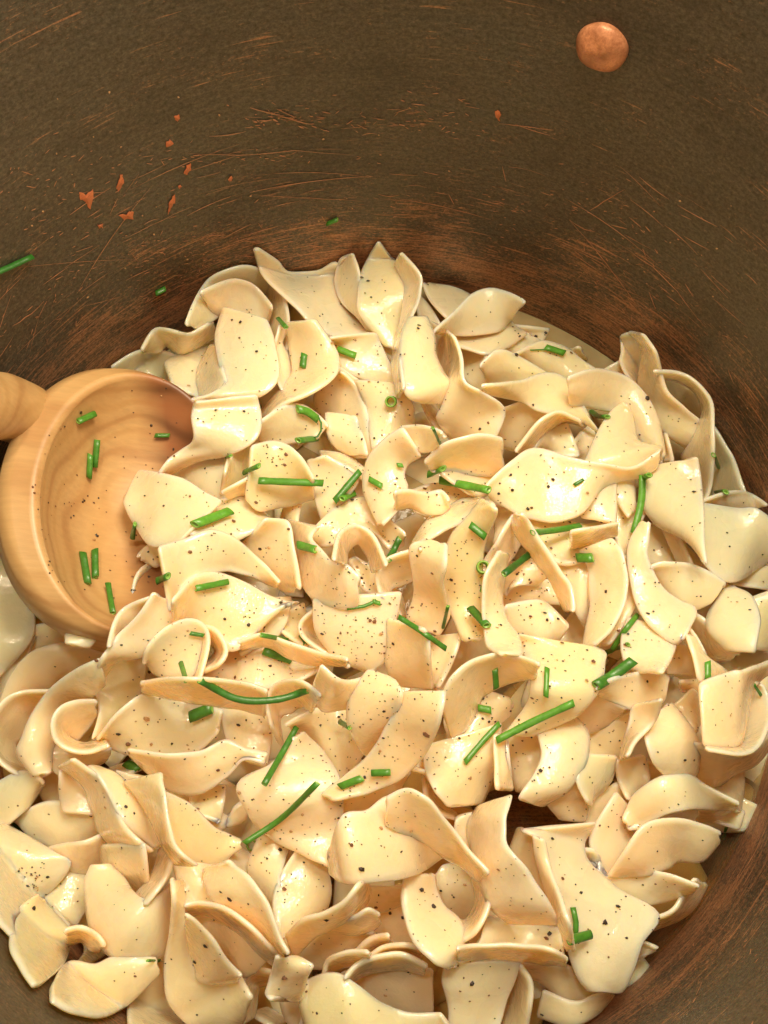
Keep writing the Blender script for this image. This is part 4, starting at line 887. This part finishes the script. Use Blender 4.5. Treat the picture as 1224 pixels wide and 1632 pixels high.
# ------------------------------------------------------------------ herbs and pepper
b0 = len(BV); BV.extend([tuple(v) for v in Vw]); BF.extend([tuple(q + b0 for q in f) for f in Fw])
BVH = BVHTree.FromPolygons(BV, BF)
C0 = Vector(CAM)
def hit(px, py):
    d = Vector(ray(np.array([px]), np.array([py]))[0]).normalized()
    h, n, _, dist = BVH.ray_cast(C0, d)
    if h is None: return None
    if n.dot(d) > 0: n = -n
    return h, n, dist, d
def tube(name, pts, rad, tone, squash=.68, hollow=True):
    pts = [np.array(p, float) for p in pts]; n = len(pts); K = 12; V = []; Fc = []; cut = []
    rings = []
    up = np.array([0, 0, 1.0])
    def ring(c, t, r):
        u = np.cross(t, up); u /= np.linalg.norm(u) + 1e-9; w = np.cross(u, t)
        return [c + u*r*math.cos(2*math.pi*j/K) + w*r*squash*math.sin(2*math.pi*j/K) for j in range(K)]
    tg = [pts[min(i+1, n-1)] - pts[max(i-1, 0)] for i in range(n)]; tg = [t/(np.linalg.norm(t)+1e-9) for t in tg]
    slant = random.uniform(-.5, .5)
    for i in range(n):
        q = ring(pts[i], tg[i], rad*(1 + random.uniform(-.05, .05)))
        if i in (0, n-1): q = [x + tg[i]*slant*rad*math.cos(2*math.pi*j/K) for j, x in enumerate(q)]
        rings.append((q, 0))
    inner = [([x*1.0 for x in [pts[-1] + (p-pts[-1])*.66 for p in rings[-1][0]]], 1), ([pts[-1] - tg[-1]*rad*.9 + (p-pts[-1])*.5 for p in rings[-1][0]], 1)]
    inner0 = [([pts[0] + tg[0]*rad*.9 + (p-pts[0])*.5 for p in rings[0][0]], 1), ([pts[0] + (p-pts[0])*.66 for p in rings[0][0]], 1)]
    rings = inner0 + rings + inner
    for q, c in rings: V += q; cut += [float(c)]*K
    for i in range(len(rings)-1):
        for j in range(K): Fc.append((i*K+j, i*K+(j+1) % K, (i+1)*K+(j+1) % K, (i+1)*K+j))
    Fc.append(tuple(range(K-1, -1, -1))); Fc.append(tuple((len(rings)-1)*K+j for j in range(K)))
    o = obj(name, V, Fc, M_CHIVE); o['tone'] = max(0, tone + random.uniform(-.15, .2))
    at = o.data.attributes.new('cut', 'FLOAT', 'POINT'); at.data.foreach_set('value', cut); return o
def lay_chive(pts, w, tone, label):
    pts = np.array(pts, float); ln = np.sum(np.linalg.norm(np.diff(pts, axis=0), axis=1)); m = max(5, int(ln/9))
    C = catmull(pts, m) if len(pts) > 2 else pts[0] + (pts[1]-pts[0])*np.linspace(0, 1, m)[:, None]
    hs = [hit(x, y) for x, y in C]; ds = np.array([h[2] if h else np.nan for h in hs])
    if np.isnan(ds).any(): ds = np.where(np.isnan(ds), np.nanmedian(ds), ds)
    # the stick bridges hollows: fit a line under the nearest touches
    s = np.linspace(0, 1, m); A = np.polyfit(s, ds, 1); line = np.polyval(A, s); line -= min(np.max(line - ds), .45)
    stiff = .85
    top_ = np.sort(ds)[min(1, m-1)]; line = np.minimum(line, top_ + .38); ds = np.minimum(ds, top_ + .38)
    dd = np.minimum(line*stiff + ds*(1-stiff), ds); dd = np.minimum(smooth1(dd, 2), ds + .01) - .03
    r = w/2*np.median(dd)/math.hypot(F, 300)*1.0
    r = w/2*np.median(dd)/1500.0*.86
    W = []
    for (x, y), q in zip(C, dd):
        d = ray(np.array([x]), np.array([y]))[0]; d /= np.linalg.norm(d); W.append(CAM + d*(q - r*.9))
    o = tube('chive_piece', W, r, tone); tag(o, label, 'chive', 'chopped chives scattered over the pot'); return o
for ln in CHIVES.strip().split('\n'):
    a, w, tone, label = ln.split('|'); lay_chive([[float(q) for q in p.split(',')] for p in a.split(';')], float(w), float(tone), label)
# chive rounds standing on end
def ring_chive(px, py, R, tone, label, dirpx=(0, 0)):
    h = hit(px, py)
    if h is None: return
    r = R*h[2]/1500.0; d = np.array(h[3]); base = np.array(h[0]); top = base - d*r*1.6 + np.array([dirpx[0], dirpx[1], 0])*.01
    V = []; Fc = []; K = 20; cut = []
    u = np.cross(d, [0, 1, 0]); u /= np.linalg.norm(u); w = np.cross(d, u)
    for c, q, cc in ((base+d*.1, r, 0), (top, r, 0), (top - d*.015, r*.86, 1), (top, r*.70, 1), (base+d*.1, r*.66, .5)):
        for j in range(K): a = 2*math.pi*j/K; V.append(c + u*q*math.cos(a) + w*q*math.sin(a)); cut.append(cc)
    for i in range(4):
        for j in range(K): Fc.append((i*K+j, i*K+(j+1) % K, (i+1)*K+(j+1) % K, (i+1)*K+j))
    o = obj('chive_piece', V, Fc, M_CHIVE); o['tone'] = tone; at = o.data.attributes.new('cut', 'FLOAT', 'POINT'); at.data.foreach_set('value', cut)
    tag(o, label, 'chive', 'chopped chives scattered over the pot')
ring_chive(625, 640, 9.5, .95, 'pale green chive ring standing on end near the top centre', (-4, 0))
ring_chive(768, 905, 11, .9, 'round chive ring right of centre above the horn shaped noodle', (3, 2))
ring_chive(401, 1347, 8.5, .5, 'thin olive chive ring at the lower end of the longest bent chive')
# pepper
PB = [[], []]; PR = [[], []]; PT = [[], []]
def fleck(px, py, spx, kind):
    h = hit(px, py)
    if h is None: return False
    p, n, dist, d = h
    if p.x**2 + p.y**2 > (RW-.15)**2: return False
    s = spx/2*dist/1500.0; blob(kind[0], kind[1], np.array(p) + np.array(n)*.012, np.array(n), s, .55); return True
cnt = 0
while cnt < 3000:
    q = random.random()
    if q < .62: px, py = random.gauss(620, 230), random.gauss(1000, 250)
    elif q < .64: px, py = random.gauss(45, 17), random.gauss(1412, 20)
    else: px, py = random.uniform(0, 1224), random.uniform(430, 1632)
    if not (-10 < px < 1230 and 420 < py < 1640): continue
    if px < 200 and 700 < py < 1200 and random.random() < .7: cnt += 1; continue
    sz = 1.5 + 1.2*random.paretovariate(2.0); sz = min(sz, 8)
    u = random.random(); fleck(px, py, sz, PB if u < .55 else (PR if u < .85 else PT)); cnt += 1
for cx_, cy_, n_ in ((120, 800, 14), (60, 700, 10), (30, 780, 14), (60, 920, 30), (420, 720, 14), (330, 1230, 4), (700, 790, 14), (690, 870, 10), (455, 1560, 3)):
    for _ in range(n_): fleck(random.gauss(cx_, 22), random.gauss(cy_, 18), random.uniform(2.2, 5), PB if random.random() < .6 else PR)
for nm, K_, mt, lb in (('ground_pepper', PB, M_PEP, 'fine black pepper specks scattered over noodles and spoon'), ('ground_pepper', PR, M_PEPB, 'fine reddish brown pepper specks scattered over noodles and spoon'), ('ground_pepper', PT, M_PEPT, 'fine tan pepper husk specks scattered over the noodles')):
    tag(obj(nm, K_[0], K_[1], mt, smooth=False), lb, 'pepper', None, 'stuff')
for ln in PEPPERS.strip().split('\n'):
    a, s, kd, label = ln.split('|'); x, y = map(float, a.split(',')); V = []; Fc = []
    h = hit(x, y)
    if h is None: continue
    blob(V, Fc, np.array(h[0]) + np.array(h[1])*.02, np.array(h[1]), float(s)/2*h[2]/1500, .6)
    tag(obj('pepper_flake', V, Fc, {'b': M_PEP, 'r': M_PEPB, 't': M_PEPT}[kd], smooth=False), label, 'pepper flake', 'larger pepper flakes')
